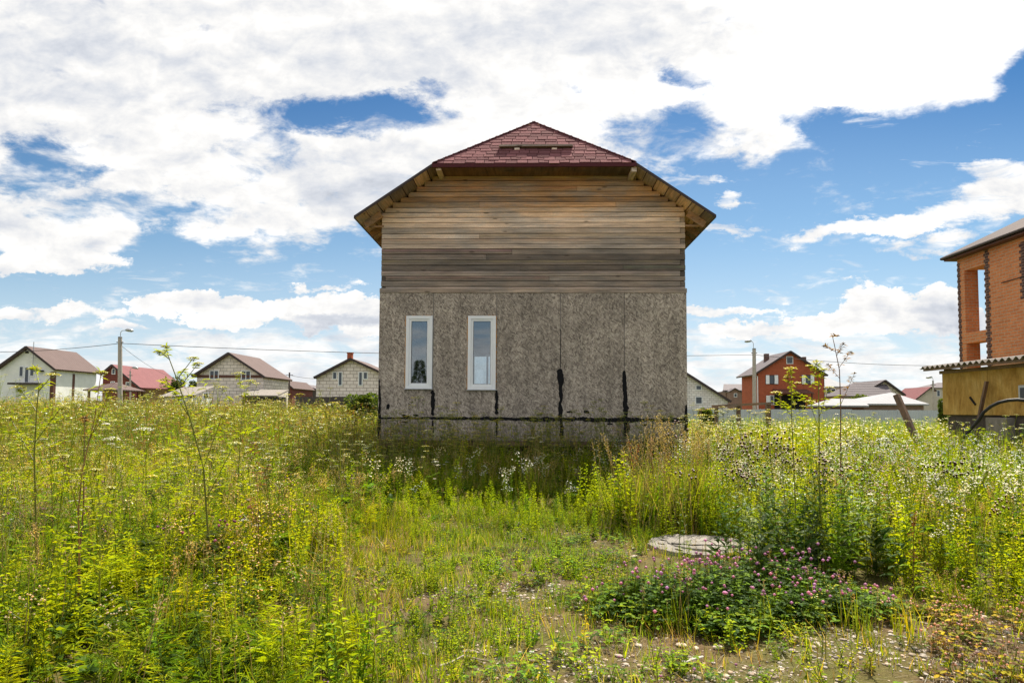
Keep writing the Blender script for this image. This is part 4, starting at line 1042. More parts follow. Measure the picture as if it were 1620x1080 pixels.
def stick(label, pts, r, col):
    m = MB(); P = [atg(*p) for p in pts]; m.tube(P, [r, r * .8, r * .55][:len(P)] if len(P) <= 3 else r, 6); o = m.build('stick', mat('stick_' + str(int(pts[0][0])), col, .8, 0, .2, 30, .2), None, origin=P[0]); tag(o, label, 'stick')
stick('short pale stick on the gravel at the bottom, below the pink clover', [(1080, 1048, .03), (1095, 1042, .035), (1112, 1038, .03)], .012, (.62, .57, .5))
stick('thin grey forked twig on bare soil at the bottom centre', [(696, 1053, .03), (714, 1047, .04), (734, 1036, .06)], .009, (.4, .34, .27))
stick('thin brown twig lying right of the grey forked twig', [(738, 1037, .04), (757, 1042, .03), (778, 1045, .03)], .006, (.3, .24, .17))
# =================================================================== VEGETATION
def unit(v): v = np.asarray(v, float); return v / (np.linalg.norm(v) + 1e-9)
class TP:
    """plant template: triangles with a colour per vertex"""
    def __init__(s, seed=0): s.v = []; s.f = []; s.c = []; s.r = random.Random(seed)
    def tri(s, vs, fs, col):
        n = len(s.v); s.v += [tuple(q) for q in vs]; s.f += [(a_ + n, b_ + n, c_ + n) for a_, b_, c_ in fs]
        s.c += ([col] * len(vs)) if not isinstance(col, list) else col
    def vary(s, c, k=.2):
        q = 1 + s.r.uniform(-k, k); h = s.r.uniform(-k, k) * .35
        return (c[0] * q * (1 + h), c[1] * q, c[2] * q * (1 - h))
    def blade(s, b, az, ln, w, bend, col, lean=.15, tipc=None, seg=3):
        b = np.array(b, float); d = np.array([math.cos(az), math.sin(az), 0]); sd = np.array([-d[1], d[0], 0]) * w / 2
        tw = s.r.uniform(-.8, .8); sd = sd * math.cos(tw) + d * math.sin(tw) * w / 2
        vs = []; cs = []; p = b.copy(); th = lean
        tipc = tipc or col
        for i in range(seg + 1):
            f = i / seg; ww = (1 - f ** 1.6)
            cc = tuple(col[k] * (1 - f) + tipc[k] * f for k in range(3))
            if i < seg: vs += [p - sd * ww, p + sd * ww]; cs += [cc, cc]
            else: vs.append(p.copy()); cs.append(cc)
            p = p + (d * math.sin(th) + np.array([0, 0, 1]) * math.cos(th)) * ln / seg; th += bend / seg * (.6 + f)
        fs = []
        for i in range(seg - 1): q = i * 2; fs += [(q, q + 1, q + 3), (q, q + 3, q + 2)]
        q = (seg - 1) * 2; fs.append((q, q + 1, q + 2)); s.tri(vs, fs, cs)
    def leaf(s, b, d, ln, w, col, droop=.35, roll=0.0, big=False):
        b = np.array(b, float); d = unit(d); up = np.array([0, 0, 1.]); sd = np.cross(d, up)
        if np.linalg.norm(sd) < .1: sd = np.array([1., 0, 0])
        sd = unit(sd); n = np.cross(sd, d); sd = unit(sd * math.cos(roll) + n * math.sin(roll)); n = np.cross(sd, d)
        dn = np.array([0, 0, -1.])
        if not big:
            m_ = b + d * ln * .45; t_ = b + d * ln * .95 + dn * ln * droop
            s.tri([b, m_ + sd * w / 2 + n * w * .12, m_ - sd * w / 2 + n * w * .12, t_], [(0, 1, 3), (0, 3, 2)], col)
        else:
            c1 = tuple(min(1, q * 1.12) for q in col)
            m1 = b + d * ln * .3 + n * ln * .02; m2 = b + d * ln * .65 + dn * ln * droop * .4; t_ = b + d * ln * .95 + dn * ln * droop
            L1, R1 = m1 + sd * w * .45 + n * w * .12, m1 - sd * w * .45 + n * w * .12; L2, R2 = m2 + sd * w * .4 + n * w * .1, m2 - sd * w * .4 + n * w * .1
            s.tri([b, m1, m2, t_, L1, R1, L2, R2], [(0, 4, 1), (0, 1, 5), (1, 4, 6), (1, 6, 2), (1, 2, 7), (1, 7, 5), (2, 6, 3), (2, 3, 7)], [c1, c1, c1, c1, col, col, col, col])
    def stem(s, pts, r0, r1, col, n=3):
        pts = [np.array(p, float) for p in pts]; vs = []; fs = []
        for i, p in enumerate(pts):
            d = unit(pts[min(i + 1, len(pts) - 1)] - pts[max(i - 1, 0)]); sd = np.cross(d, (.31, .2, .93)) if abs(d[2]) < .9 else np.cross(d, (1., .1, 0)); sd = unit(sd); u = np.cross(sd, d)
            r_ = r0 + (r1 - r0) * i / (len(pts) - 1)
            for k in range(n):
                an = 2 * math.pi * k / n; vs.append(p + (sd * math.cos(an) + u * math.sin(an)) * r_)
        for i in range(len(pts) - 1):
            for k in range(n):
                a_, b_ = i * n + k, i * n + (k + 1) % n; fs += [(a_, b_, b_ + n), (a_, b_ + n, a_ + n)]
        s.tri(vs, fs, col)
    def dot(s, p, r_, col, nrm=(0, 0, 1), n=5):
        p = np.array(p, float); nn = unit(nrm); sd = unit(np.cross(nn, (.3, .8, .2))); u = np.cross(sd, nn)
        vs = [p + nn * r_ * .35] + [p + (sd * math.cos(2 * math.pi * k / n) + u * math.sin(2 * math.pi * k / n)) * r_ for k in range(n)]
        s.tri(vs, [(0, 1 + k, 1 + (k + 1) % n) for k in range(n)], col)
    def ball(s, p, r_, col, el=1.0):
        p = np.array(p, float); vs = [p + np.array(q) * r_ * np.array([1, 1, el]) for q in ((0, 0, 1), (.9, 0, .3), (.28, .86, .3), (-.73, .53, .3), (-.73, -.53, .3), (.28, -.86, .3), (0, 0, -.7))]
        s.tri(vs, [(0, 1, 2), (0, 2, 3), (0, 3, 4), (0, 4, 5), (0, 5, 1), (6, 2, 1), (6, 3, 2), (6, 4, 3), (6, 5, 4), (6, 1, 5)], [tuple(min(1, q * 1.15) for q in col)] + [s.vary(col, .2) for _ in range(5)] + [tuple(q * .6 for q in col)])
    def daisy(s, p, r_, petal=(.72, .7, .62), eye=(.6, .42, .05), nrm=(0, 0, 1), n=7):
        s.dot(p, r_, petal, nrm, n); p2 = np.array(p) + unit(nrm) * r_ * .36; s.dot(p2, r_ * .38, eye, nrm, 4)
    def arr(s): return np.array(s.v, np.float32), np.array(s.f, np.int64), np.array(s.c, np.float32)

GR = dict(lime=(.29, .35, .009), mid=(.13, .22, .012), deep=(.04, .08, .012), olive=(.18, .205, .03), yel=(.46, .38, .02), straw=(.42, .34, .16), grey=(.21, .26, .14), brown=(.17, .09, .045), red=(.22, .07, .03), mauve=(.21, .165, .1))
W_ = lambda r, *o: r.choices([q[0] for q in o], [q[1] for q in o])[0]

def t_grass(seed, n=16, h=.3, w=.006, spread=.06, pal=('lime', 'mid', 'olive'), heads=0.0, seg=3):
    t = TP(seed); r = t.r
    for i in range(n):
        az = r.uniform(0, 6.283); b = (r.gauss(0, spread), r.gauss(0, spread), -.02); k = h * r.uniform(.55, 1.15)
        c = t.vary(GR[r.choice(pal)], .25)
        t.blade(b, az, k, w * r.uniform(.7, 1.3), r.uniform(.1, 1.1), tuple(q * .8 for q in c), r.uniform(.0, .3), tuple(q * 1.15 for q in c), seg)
        if r.random() < heads:
            p = np.array(b) + np.array([math.cos(az) * .1 * h, math.sin(az) * .1 * h, h * 1.25]); t.stem([b, p], .0018, .0012, GR['straw'])
            for j in range(12):
                f = j / 12; q = p + np.array([r.gauss(0, .008), r.gauss(0, .008), -.14 * f * h / .6]); t.leaf(q, (r.gauss(0, 1), r.gauss(0, 1), .8), .022, .006, t.vary((.4, .3, .17), .3), .1)
    return t
def t_herb(seed, h=.6, nl=34, ll=.06, lw=.012, pal=('lime', 'mid'), fl=None, nst=3, flw=12, fr=.008, lean=.18, big=False, base=.1):
    """leafy upright stems, optional flower heads"""
    t = TP(seed); r = t.r
    for s_ in range(nst):
        az = r.uniform(0, 6.283); le = r.uniform(.02, lean); hh = h * r.uniform(.7, 1.08); b = np.array([r.gauss(0, .035), r.gauss(0, .035), -.03])
        fn = lambda f: b + np.array([math.cos(az) * le * hh * f * f, math.sin(az) * le * hh * f * f, hh * f])
        sc = t.vary(GR[r.choice(('lime', 'olive', 'mid'))], .2)
        t.stem([fn(0), fn(.35), fn(.7), fn(1)], .0035, .0015, sc)
        c0 = GR[r.choice(pal)]
        for i in range(nl):
            f = base + (1 - base) * (i + r.random()) / nl; a2 = i * 2.4 + r.uniform(-.4, .4); sz = (1.15 - .75 * f) * r.uniform(.7, 1.2)
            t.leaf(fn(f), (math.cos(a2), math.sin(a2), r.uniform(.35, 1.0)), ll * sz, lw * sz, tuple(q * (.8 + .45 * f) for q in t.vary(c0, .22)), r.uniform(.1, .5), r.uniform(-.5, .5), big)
        if fl:
            for i in range(flw):
                a2 = r.uniform(0, 6.283); f = r.uniform(.86, 1.02); o = r.uniform(.01, .07) * h / .6; p = fn(f) + np.array([math.cos(a2) * o, math.sin(a2) * o, r.uniform(.01, .06)])
                t.stem([fn(min(f, .97) - .06), p], .001, .0008, sc)
                if fl == 'daisy': t.daisy(p, fr * r.uniform(.8, 1.3), t.vary((.78, .74, .64), .12), (.55, .45, .12), (r.gauss(0, .5), r.gauss(0, .5) - .3, 1), 6)
                elif fl == 'yellow': t.dot(p, fr * r.uniform(.7, 1.3), t.vary((.62, .5, .03), .2), (r.gauss(0, .5), r.gauss(0, .5), 1))
                elif fl == 'thistle': t.ball(p, fr, t.vary((.15, .1, .06), .25), 1.4); t.dot(p + np.array([0, 0, fr * 1.2]), fr * .9, t.vary((.52, .36, .42), .2))
                elif fl == 'fluff': t.ball(p, fr * 1.2, t.vary((.66, .57, .45), .2), .9)
                elif fl == 'blue': t.ball(p, fr, t.vary((.13, .1, .3), .25), 1.4)
    return t
def t_feather(seed, h=.3, nf=9, pal=('lime', 'mid'), lw=.004):
    """dill-like fronds"""
    t = TP(seed); r = t.r
    for k in range(nf):
        az = r.uniform(0, 6.283); c = t.vary(GR[r.choice(pal)], .25); out = r.uniform(.25, .8) * h; ht = h * r.uniform(.55, 1.1)
        fn = lambda f: np.array([math.cos(az) * out * f, math.sin(az) * out * f, ht * (f * 1.5 - f * f * .6)])
        t.stem([fn(0), fn(.5), fn(1)], .002, .0008, c)
        for i in range(14):
            f = .25 + .75 * i / 13; p = fn(f); sp = (1.15 - f) * .16 * h / .3 + .02
            for sgn in (-1, 1):
                a2 = az + sgn * r.uniform(.7, 1.3); t.leaf(p, (math.cos(a2), math.sin(a2), r.uniform(-.1, .7)), sp * r.uniform(.4, .8), lw * r.uniform(.8, 1.6), t.vary(c, .18), r.uniform(-.1, .3), r.uniform(-.8, .8))
    return t
def umbel(t, p, r_, col, nr=12, dots=5, flat=.25, sc=(.2, .21, .04), dr=.0045):
    r = t.r; p = np.array(p, float)
    for i in range(nr):
        a2 = i * 2.4; f = math.sqrt((i + .5) / nr); q = p + np.array([math.cos(a2) * r_ * f, math.sin(a2) * r_ * f, r_ * (.75 - flat * f * f)])
        t.stem([p, q], .0011, .0007, sc)
        for j in range(dots): t.dot(q + np.array([r.gauss(0, .16), r.gauss(0, .16), r.gauss(0, .04)]) * r_ * .8, dr * r.uniform(.7, 1.3), t.vary(col, .25), (r.gauss(0, .4), r.gauss(0, .4), 1), 4)
def t_umbel(seed, h=1.0, col=(.46, .42, .04), nb=4, ur=.06, lc='olive', leaves=8, dots=4, sr=.004):
    t = TP(seed); r = t.r; az = r.uniform(0, 6.28); le = r.uniform(.02, .2)
    fn = lambda f: np.array([math.cos(az) * le * h * f * f, math.sin(az) * le * h * f * f, h * f - .03])
    sc = t.vary(GR[lc], .2); t.stem([fn(0), fn(.3), fn(.65), fn(1)], sr, sr * .5, sc); umbel(t, fn(1), ur, col, 12, dots, sc=sc)
    for k in range(nb):
        f = .45 + .45 * k / nb + r.uniform(-.04, .04); a2 = k * 2.4 + az; ln = h * r.uniform(.16, .32) * (1.2 - f * .5); b = fn(f)
        m_ = b + np.array([math.cos(a2) * ln * .3, math.sin(a2) * ln * .3, ln * .5]); q = b + np.array([math.cos(a2) * ln * .45, math.sin(a2) * ln * .45, ln]); t.stem([b, m_, q], sr * .55, sr * .35, sc)
        umbel(t, q, ur * r.uniform(.5, .95), t.vary(col, .2), 9, dots, sc=sc)
    for k in range(leaves):
        f = r.uniform(.05, .6); a2 = r.uniform(0, 6.28); b = fn(f)
        for j in range(7): t.leaf(b + np.array([math.cos(a2), math.sin(a2), .5]) * .03 * j * h, (math.cos(a2 + r.uniform(-1.2, 1.2)), math.sin(a2 + r.uniform(-1.2, 1.2)), r.uniform(0, .6)), .07 * h, .009, t.vary(GR['mid'], .3), .2)
    return t
def t_clover(seed, n=26, rad=.14, h=.14, heads=3, pal=('mid', 'deep'), hc=(.42, .2, .33), hr=.012):
    t = TP(seed); r = t.r
    for i in range(n):
        a0 = r.uniform(0, 6.28); q = rad * math.sqrt(r.random()); p = np.array([math.cos(a0) * q, math.sin(a0) * q, h * r.uniform(.3, 1.0) * (1.1 - .5 * q / rad)])
        c = t.vary(GR[r.choice(pal)], .3); t.stem([(p[0] * .5, p[1] * .5, -.01), p], .0012, .001, c)
        for k in range(3):
            a2 = a0 + k * 2.09; t.leaf(p, (math.cos(a2), math.sin(a2), r.uniform(-.1, .5)), .026 * r.uniform(.8, 1.3), .02, c, r.uniform(0, .3), r.uniform(-.3, .3), True)
    for i in range(heads):
        a0 = r.uniform(0, 6.28); q = rad * math.sqrt(r.random()); p = np.array([math.cos(a0) * q, math.sin(a0) * q, h * r.uniform(.95, 1.35)])
        t.stem([(p[0] * .6, p[1] * .6, 0), p], .0014, .0012, GR['mid']); t.ball(p, hr * r.uniform(.75, 1.15), t.vary(hc, .25), 1.0)
    return t
def t_broad(seed, n=9, ll=.12, lw=.05, pal=('mid', 'lime'), up=.7):
    t = TP(seed); r = t.r
    for i in range(n):
        a2 = i * 2.4 + r.uniform(-.4, .4); t.leaf((math.cos(a2) * .01, math.sin(a2) * .01, r.uniform(0, .05)), (math.cos(a2), math.sin(a2), up * r.uniform(.4, 1.5)), ll * r.uniform(.6, 1.15), lw * r.uniform(.7, 1.1), t.vary(GR[r.choice(pal)], .25), r.uniform(.1, .5), r.uniform(-.4, .4), True)
    return t
def t_dock(seed, h=.9, col=None):
    t = TP(seed); r = t.r; az = r.uniform(0, 6.28); le = r.uniform(.05, .3); col = col or (.25, .085, .035)
    fn = lambda f: np.array([math.cos(az) * le * h * f * f, math.sin(az) * le * h * f * f, h * f]); t.stem([fn(0), fn(.5), fn(1)], .004, .002, GR['brown'])
    for i in range(150):
        f = r.uniform(.45, 1.0); rr_ = .022 * (1.25 - f) * 1.6; p = fn(f) + np.array([r.gauss(0, rr_), r.gauss(0, rr_), r.uniform(-.01, .03)]); t.leaf(p, (r.gauss(0, 1), r.gauss(0, 1), 1), .016, .011, t.vary(col, .35), 0)
    for i in range(6): a2 = r.uniform(0, 6.28); t.leaf(fn(r.uniform(.05, .4)), (math.cos(a2), math.sin(a2), .8), .16, .03, t.vary(GR['mid'], .3), .4, 0, True)
    return t
def t_clump(seed, h=.9, n=60, ll=.14, lw=.03, pal=('lime', 'mid', 'olive'), rad=.35, fl=None, nf=0, fr=.02):
    """coarse mixed growth for the distance"""
    t = TP(seed); r = t.r
    for i in range(n):
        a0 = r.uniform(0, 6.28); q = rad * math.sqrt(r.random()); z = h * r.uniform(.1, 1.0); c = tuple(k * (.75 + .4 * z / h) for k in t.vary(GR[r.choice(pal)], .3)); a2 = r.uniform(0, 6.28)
        if r.random() < .5: t.blade((math.cos(a0) * q, math.sin(a0) * q, max(0, z - ll * 1.5)), a2, ll * 2.4, lw * .5, r.uniform(.1, .9), c, r.uniform(0, .35), seg=2)
        else: t.leaf((math.cos(a0) * q, math.sin(a0) * q, z), (math.cos(a2), math.sin(a2), r.uniform(.1, 1.1)), ll, lw, c, .2, r.uniform(-.6, .6))
    for i in range(nf):
        a0 = r.uniform(0, 6.28); q = rad * math.sqrt(r.random()); p = np.array((math.cos(a0) * q, math.sin(a0) * q, h * r.uniform(.8, 1.2)))
        t.stem([p - np.array([0, 0, .3]), p], .003, .002, GR['olive'])
        for j in range(4): t.dot(p + np.array([r.gauss(0, fr), r.gauss(0, fr), r.gauss(0, fr * .3)]), fr * r.uniform(.5, 1), t.vary(fl, .2), (r.gauss(0, .4), r.gauss(0, .4), 1))
    return t

def np_mesh(name, V, F, C, m, parent=None, loc=None):
    me = bpy.data.meshes.new(name); nv, nf = len(V), len(F)
    me.vertices.add(nv); me.vertices.foreach_set('co', np.ascontiguousarray(V, np.float32).ravel())
    me.loops.add(nf * 3); me.loops.foreach_set('vertex_index', np.ascontiguousarray(F, np.int32).ravel())
    me.polygons.add(nf); me.polygons.foreach_set('loop_start', np.arange(0, nf * 3, 3, dtype=np.int32))
    me.update(calc_edges=True)
    a_ = me.color_attributes.new('Col', 'FLOAT_COLOR', 'POINT'); q = np.ones((nv, 4), np.float32); q[:, :3] = C; a_.data.foreach_set('color', q.ravel())
    me.materials.append(m); o = bpy.data.objects.new(name, me); COL.objects.link(o)
    if parent: o.parent = parent
    if loc is not None: o.location = loc
    return o
class Field:
    """many copies of templates gathered in one object of uncountable growth"""
    def __init__(s): s.V = []; s.F = []; s.C = []; s.n = 0
    def put(s, tp, x, y, z, sc, sz=None, tint=None, tilt=.12):
        V, F, C = tp.arr() if isinstance(tp, TP) else tp; n = len(x)
        if n == 0: return
        an = rng.uniform(0, 6.283, n); ca, sa = np.cos(an), np.sin(an); sz = sc if sz is None else sz
        X = (V[None, :, 0] * ca[:, None] - V[None, :, 1] * sa[:, None]) * sc[:, None]; Y = (V[None, :, 0] * sa[:, None] + V[None, :, 1] * ca[:, None]) * sc[:, None]; Z = V[None, :, 2] * sz[:, None]
        tx, ty = rng.normal(-.02, tilt, n), rng.normal(0, tilt, n); X = X + Z * tx[:, None]; Y = Y + Z * ty[:, None]
        P = np.stack([X + x[:, None], Y + y[:, None], Z + z[:, None]], -1).reshape(-1, 3)
        tint = np.ones((n, 3)) if tint is None else tint
        CC = np.clip(C[None] * tint[:, None, :], 0, .92).reshape(-1, 3)
        FF = (F[None] + (np.arange(n) * len(V))[:, None, None] + s.n).reshape(-1, 3)
        s.V.append(P.astype(np.float32)); s.F.append(FF); s.C.append(CC.astype(np.float32)); s.n += n * len(V)
    def build(s, name, m, label, cat):
        V = np.concatenate(s.V); F = np.concatenate(s.F); C = np.concatenate(s.C); print('FIELD', name, len(V), len(F))
        o = np_mesh(name, V, F, C, m); return tag(o, label, cat, None, 'stuff')

def sample(d0, d1, dens, fn=None, marg=1.28):
    """random spots inside the widened view between depths d0..d1, fn gives the keep probability"""
    hw = .76 * marg; area = hw * (d1 * d1 - d0 * d0); n = int(area * dens)
    y = np.sqrt(rng.uniform(d0 * d0, d1 * d1, n)); x = rng.uniform(-hw, hw, n) * y - .028 * y
    k = np.ones(n, bool) if fn is None else rng.random(n) < fn(x, y)
    x, y = x[k], y[k]
    bad = ((x > xL - .25) & (x < xR + .25) & (y > YW - .05) & (y < YB + .2)) | ((x > XS - .15) & (y > 12.2) & (y < YS + .1)) | ((x > XB - .1) & (y < YC + .2) & (y > 9))
    bad |= (((x - 2.42) / .5) ** 2 + ((y - 5.55) / .4) ** 2 < 1) | (((x - 1.75) / .45) ** 2 + ((y - 8.0) / .45) ** 2 < 1) | ((np.abs(x / y - .245) < .1) & (y < WC[1] - .2) & (y > 6.1))
    bad |= ((x - WC[0]) ** 2 + (y - WC[1]) ** 2 < (CR * 1.05) ** 2)
    x, y = x[~bad], y[~bad]
    return x, y, terrain(x, y)
WC = (c.x, c.y)
c = None
def tall(x, y):
    """0 = open trodden ground, 1 = tall weeds, read off the photograph"""
    xl = np.interp(y, [3, 4.2, 5.5, 7, 8.5, 10, 11.6, 13], [-.9, -1.4, -1.8, -2.0, -1.9, -1.5, .2, 3])
    xr = np.interp(y, [3, 4.6, 5.2, 6, 7.0, 8, 9, 10.5], [4.8, 3.4, 2.9, 2.4, 2.3, 1.55, 1.0, -.5])
    nz = (vnoise(x, y, .9) - .5) * .9 + (vnoise(x, y, 2.6) - .5) * .5
    L = ss(xl - x + nz, -.5, .6); Rr = ss(x - xr + nz, -.3, .6)
    return np.maximum(L, Rr)
def gravel_zone(x, y):
    nz = (vnoise(x, y, 1.1) - .5) * 1.0
    g1 = ss(4.85 - y + nz * 1.1 + .1 * x, -.25, .5) * ss(x, -.9, .4) * .95
    g2 = np.exp(-(((x - .35) / .9) ** 2 + ((y - 5.3) / .6) ** 2)) * 1.0
    g3 = np.exp(-(((x - 1.3) / .9) ** 2 + ((y - 7.0) / .5) ** 2)) * .9 + np.exp(-(((x - .1) / .8) ** 2 + ((y - 8.2) / .4) ** 2)) * .8
    return np.clip(np.maximum.reduce([g1, g2, g3]), 0, 1)
def shade_patch(x, y): return vnoise(x, y, .55)
def tintf(x, y, warm=1.0):
    a_ = vnoise(x, y, .45); b_ = vnoise(x, y, 1.9); n = len(x)
    k = .75 + .45 * b_ + rng.normal(0, .1, n); w = (a_ - .5) * .36 * warm + rng.normal(0, .07, n)
    return np.stack([k * (1 + w), k * (1 + w * .2), k * (1 - w)], 1)
def spread(F, tps, x, y, z, lo, hi, tilt=.12, zf=1.0, warm=1.0, mul=None):
    if len(x) == 0: return
    idx = rng.integers(0, len(tps), len(x)); T = tintf(x, y, warm)
    if mul is not None: T = T * np.array(mul)
    for i, tp in enumerate(tps):
        k = idx == i; s_ = rng.uniform(lo, hi, k.sum()); F.put(tp.arr() if isinstance(tp, TP) else tp, x[k], y[k], z[k], s_, s_ * zf * rng.uniform(.85, 1.15, k.sum()), T[k], tilt)

# ---- templates
G_short = [t_grass(i, 16, .12, .006, .05, ('lime', 'lime', 'mid', 'mid', 'straw')) for i in range(4)]
G_mid = [t_grass(10 + i, 18, .34, .006, .05, ('lime', 'mid', 'olive'), .1) for i in range(5)]
G_tall = [t_grass(20 + i, 16, .62, .007, .06, ('lime', 'mid', 'olive', 'straw'), .22, 4) for i in range(4)]
G_dry = [t_grass(30 + i, 14, .16, .004, .06, ('straw', 'brown', 'yel')) for i in range(3)]
H_leaf = [t_herb(40 + i, .55, 40, .075, .02, ('lime', 'lime', 'mid'), None, 3) for i in range(4)]
H_leafd = [t_herb(50 + i, .5, 26, .07, .022, ('mid', 'deep', 'lime'), None, 3, big=True) for i in range(3)]
H_white = [t_herb(60 + i, .75, 30, .055, .011, ('lime', 'mid', 'yel'), 'daisy', 3, 12, .0085) for i in range(4)]
H_yel = [t_herb(70 + i, .7, 30, .05, .01, ('lime', 'olive'), 'yellow', 2, 16, .007) for i in range(3)]
H_this = [t_herb(80 + i, .9, 30, .085, .02, ('olive', 'mid', 'grey'), 'thistle', 2, 11, .012) for i in range(3)]
H_fluff = [t_herb(90 + i, .8, 28, .06, .012, ('olive', 'yel', 'lime'), 'fluff', 2, 12, .011) for i in range(3)]
H_low = [t_herb(100 + i, .16, 18, .038, .016, ('lime', 'lime', 'mid'), None, 4, lean=.6, base=.0) for i in range(4)]
H_brown = [t_herb(110 + i, .8, 22, .05, .008, ('brown', 'olive', 'straw'), 'fluff', 2, 10, .008) for i in range(3)]
F_fern = [t_feather(120 + i, .34, 9, ('lime', 'mid')) for i in range(4)]
U_yel = [t_umbel(130 + i, 1.0, (.5, .44, .035), 4, .06) for i in range(4)]
U_grn = [t_umbel(140 + i, 1.0, (.27, .28, .04), 4, .055, 'olive') for i in range(3)]
U_wht = [t_umbel(150 + i, .85, (.68, .66, .6), 2, .05, 'mid', dots=6) for i in range(2)]
C_pink = [t_clover(160 + i, 24, .13, .13, 2) for i in range(3)]
C_none = [t_clover(170 + i, 30, .14, .12, 0, ('mid', 'deep', 'lime')) for i in range(3)]
C_pale = [t_clover(180 + i, 16, .12, .1, 7, ('olive', 'yel', 'brown'), (.58, .4, .36), .009) for i in range(3)]
B_low = [t_broad(190 + i) for i in range(4)]
B_big = [t_broad(195 + i, 12, .17, .075, ('mid', 'lime', 'deep'), 1.0) for i in range(3)]
B_deep = [t_broad(960 + i, 11, .15, .075, ('deep', 'deep', 'mid', 'mid'), .8) for i in range(4)]  # broad low leaves, coloured dark to deepen the shade under the weeds
D_seed = [t_dock(200 + i) for i in range(3)]

# ---- near ground layer
gnd = Field()
opn = lambda x, y: (1 - tall(x, y))
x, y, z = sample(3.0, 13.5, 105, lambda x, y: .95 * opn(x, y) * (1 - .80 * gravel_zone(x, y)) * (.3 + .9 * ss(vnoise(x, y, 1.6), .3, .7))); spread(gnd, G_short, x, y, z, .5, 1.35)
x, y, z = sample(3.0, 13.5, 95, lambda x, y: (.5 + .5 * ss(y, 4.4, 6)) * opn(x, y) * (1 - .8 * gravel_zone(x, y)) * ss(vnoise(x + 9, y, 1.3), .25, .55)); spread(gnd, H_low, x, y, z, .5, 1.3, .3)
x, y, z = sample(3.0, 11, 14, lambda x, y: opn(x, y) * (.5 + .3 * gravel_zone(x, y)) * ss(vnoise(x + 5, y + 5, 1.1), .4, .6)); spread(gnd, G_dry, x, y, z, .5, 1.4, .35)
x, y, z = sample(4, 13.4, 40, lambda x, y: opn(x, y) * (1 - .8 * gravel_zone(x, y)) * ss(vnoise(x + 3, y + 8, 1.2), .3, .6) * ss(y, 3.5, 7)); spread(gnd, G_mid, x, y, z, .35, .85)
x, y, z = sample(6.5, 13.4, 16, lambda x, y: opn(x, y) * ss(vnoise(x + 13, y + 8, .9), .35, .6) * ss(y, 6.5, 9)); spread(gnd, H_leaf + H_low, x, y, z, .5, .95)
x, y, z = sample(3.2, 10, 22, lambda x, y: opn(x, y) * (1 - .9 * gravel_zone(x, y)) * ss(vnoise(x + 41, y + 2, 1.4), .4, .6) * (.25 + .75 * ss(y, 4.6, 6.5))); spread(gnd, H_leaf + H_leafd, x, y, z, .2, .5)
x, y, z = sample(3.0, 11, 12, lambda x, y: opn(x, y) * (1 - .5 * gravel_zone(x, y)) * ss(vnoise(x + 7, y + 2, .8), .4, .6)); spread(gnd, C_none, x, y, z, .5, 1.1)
LT = []
for i in range(4):
    tl = TP(950 + i)
    for k in range(14): tl.blade((tl.r.gauss(0, .08), tl.r.gauss(0, .08), .006), tl.r.uniform(0, 6.28), tl.r.uniform(.04, .14), tl.r.uniform(.002, .0035), .05, tl.vary(GR[tl.r.choice(('mauve', 'brown', 'brown', 'mauve'))], .3), 1.45, seg=2)
    LT.append(tl)
x, y, z = sample(3.0, 10, 34, lambda x, y: opn(x, y)); spread(gnd, LT, x, y, z, .6, 1.4, .02)
gnd.build('ground_cover', M['leaf'], 'short yellow-green grass and creeping plants over the open soil in front of the house', 'ground cover')
# ---- tall growth, near and middle
w1 = Field()
TL = lambda x, y: tall(x, y) * (x < 0.6 + 0 * y)
TR = lambda x, y: tall(x, y) * (x >= 0.6)
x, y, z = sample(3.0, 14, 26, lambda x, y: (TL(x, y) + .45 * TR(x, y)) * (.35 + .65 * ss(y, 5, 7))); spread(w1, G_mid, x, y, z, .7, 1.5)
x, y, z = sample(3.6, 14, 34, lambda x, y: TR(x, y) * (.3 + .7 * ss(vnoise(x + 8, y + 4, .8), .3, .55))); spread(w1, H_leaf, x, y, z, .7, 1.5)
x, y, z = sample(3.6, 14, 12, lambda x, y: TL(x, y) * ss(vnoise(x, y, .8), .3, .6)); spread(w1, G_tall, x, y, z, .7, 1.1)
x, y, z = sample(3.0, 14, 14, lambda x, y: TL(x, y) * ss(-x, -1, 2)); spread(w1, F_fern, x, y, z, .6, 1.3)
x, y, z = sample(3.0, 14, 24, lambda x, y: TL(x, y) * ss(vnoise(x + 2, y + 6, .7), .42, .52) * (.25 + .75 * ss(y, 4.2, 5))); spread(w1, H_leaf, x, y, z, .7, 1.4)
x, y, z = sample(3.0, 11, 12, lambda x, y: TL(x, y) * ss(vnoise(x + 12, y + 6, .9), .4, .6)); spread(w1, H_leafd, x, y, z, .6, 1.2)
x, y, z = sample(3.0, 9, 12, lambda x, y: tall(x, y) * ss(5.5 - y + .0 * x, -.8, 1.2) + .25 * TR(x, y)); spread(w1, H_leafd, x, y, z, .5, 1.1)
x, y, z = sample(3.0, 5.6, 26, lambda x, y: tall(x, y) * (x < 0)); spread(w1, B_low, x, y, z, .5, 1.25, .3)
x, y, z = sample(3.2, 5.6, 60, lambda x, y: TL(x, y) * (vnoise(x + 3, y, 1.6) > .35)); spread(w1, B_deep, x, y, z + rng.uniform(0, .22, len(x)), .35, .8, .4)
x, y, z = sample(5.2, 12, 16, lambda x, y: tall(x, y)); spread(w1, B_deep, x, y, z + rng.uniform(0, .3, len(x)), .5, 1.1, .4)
x, y, z = sample(9.2, 13.3, 22, lambda x, y: ss(x, -3.8, -2.6) * ss(4.2 - x, 0, .8) * ss(y + (vnoise(x, y, 1.1) - .5) * 4, 9.3, 11.6)); spread(w1, H_leafd, x, y, z, .6, 1.25)
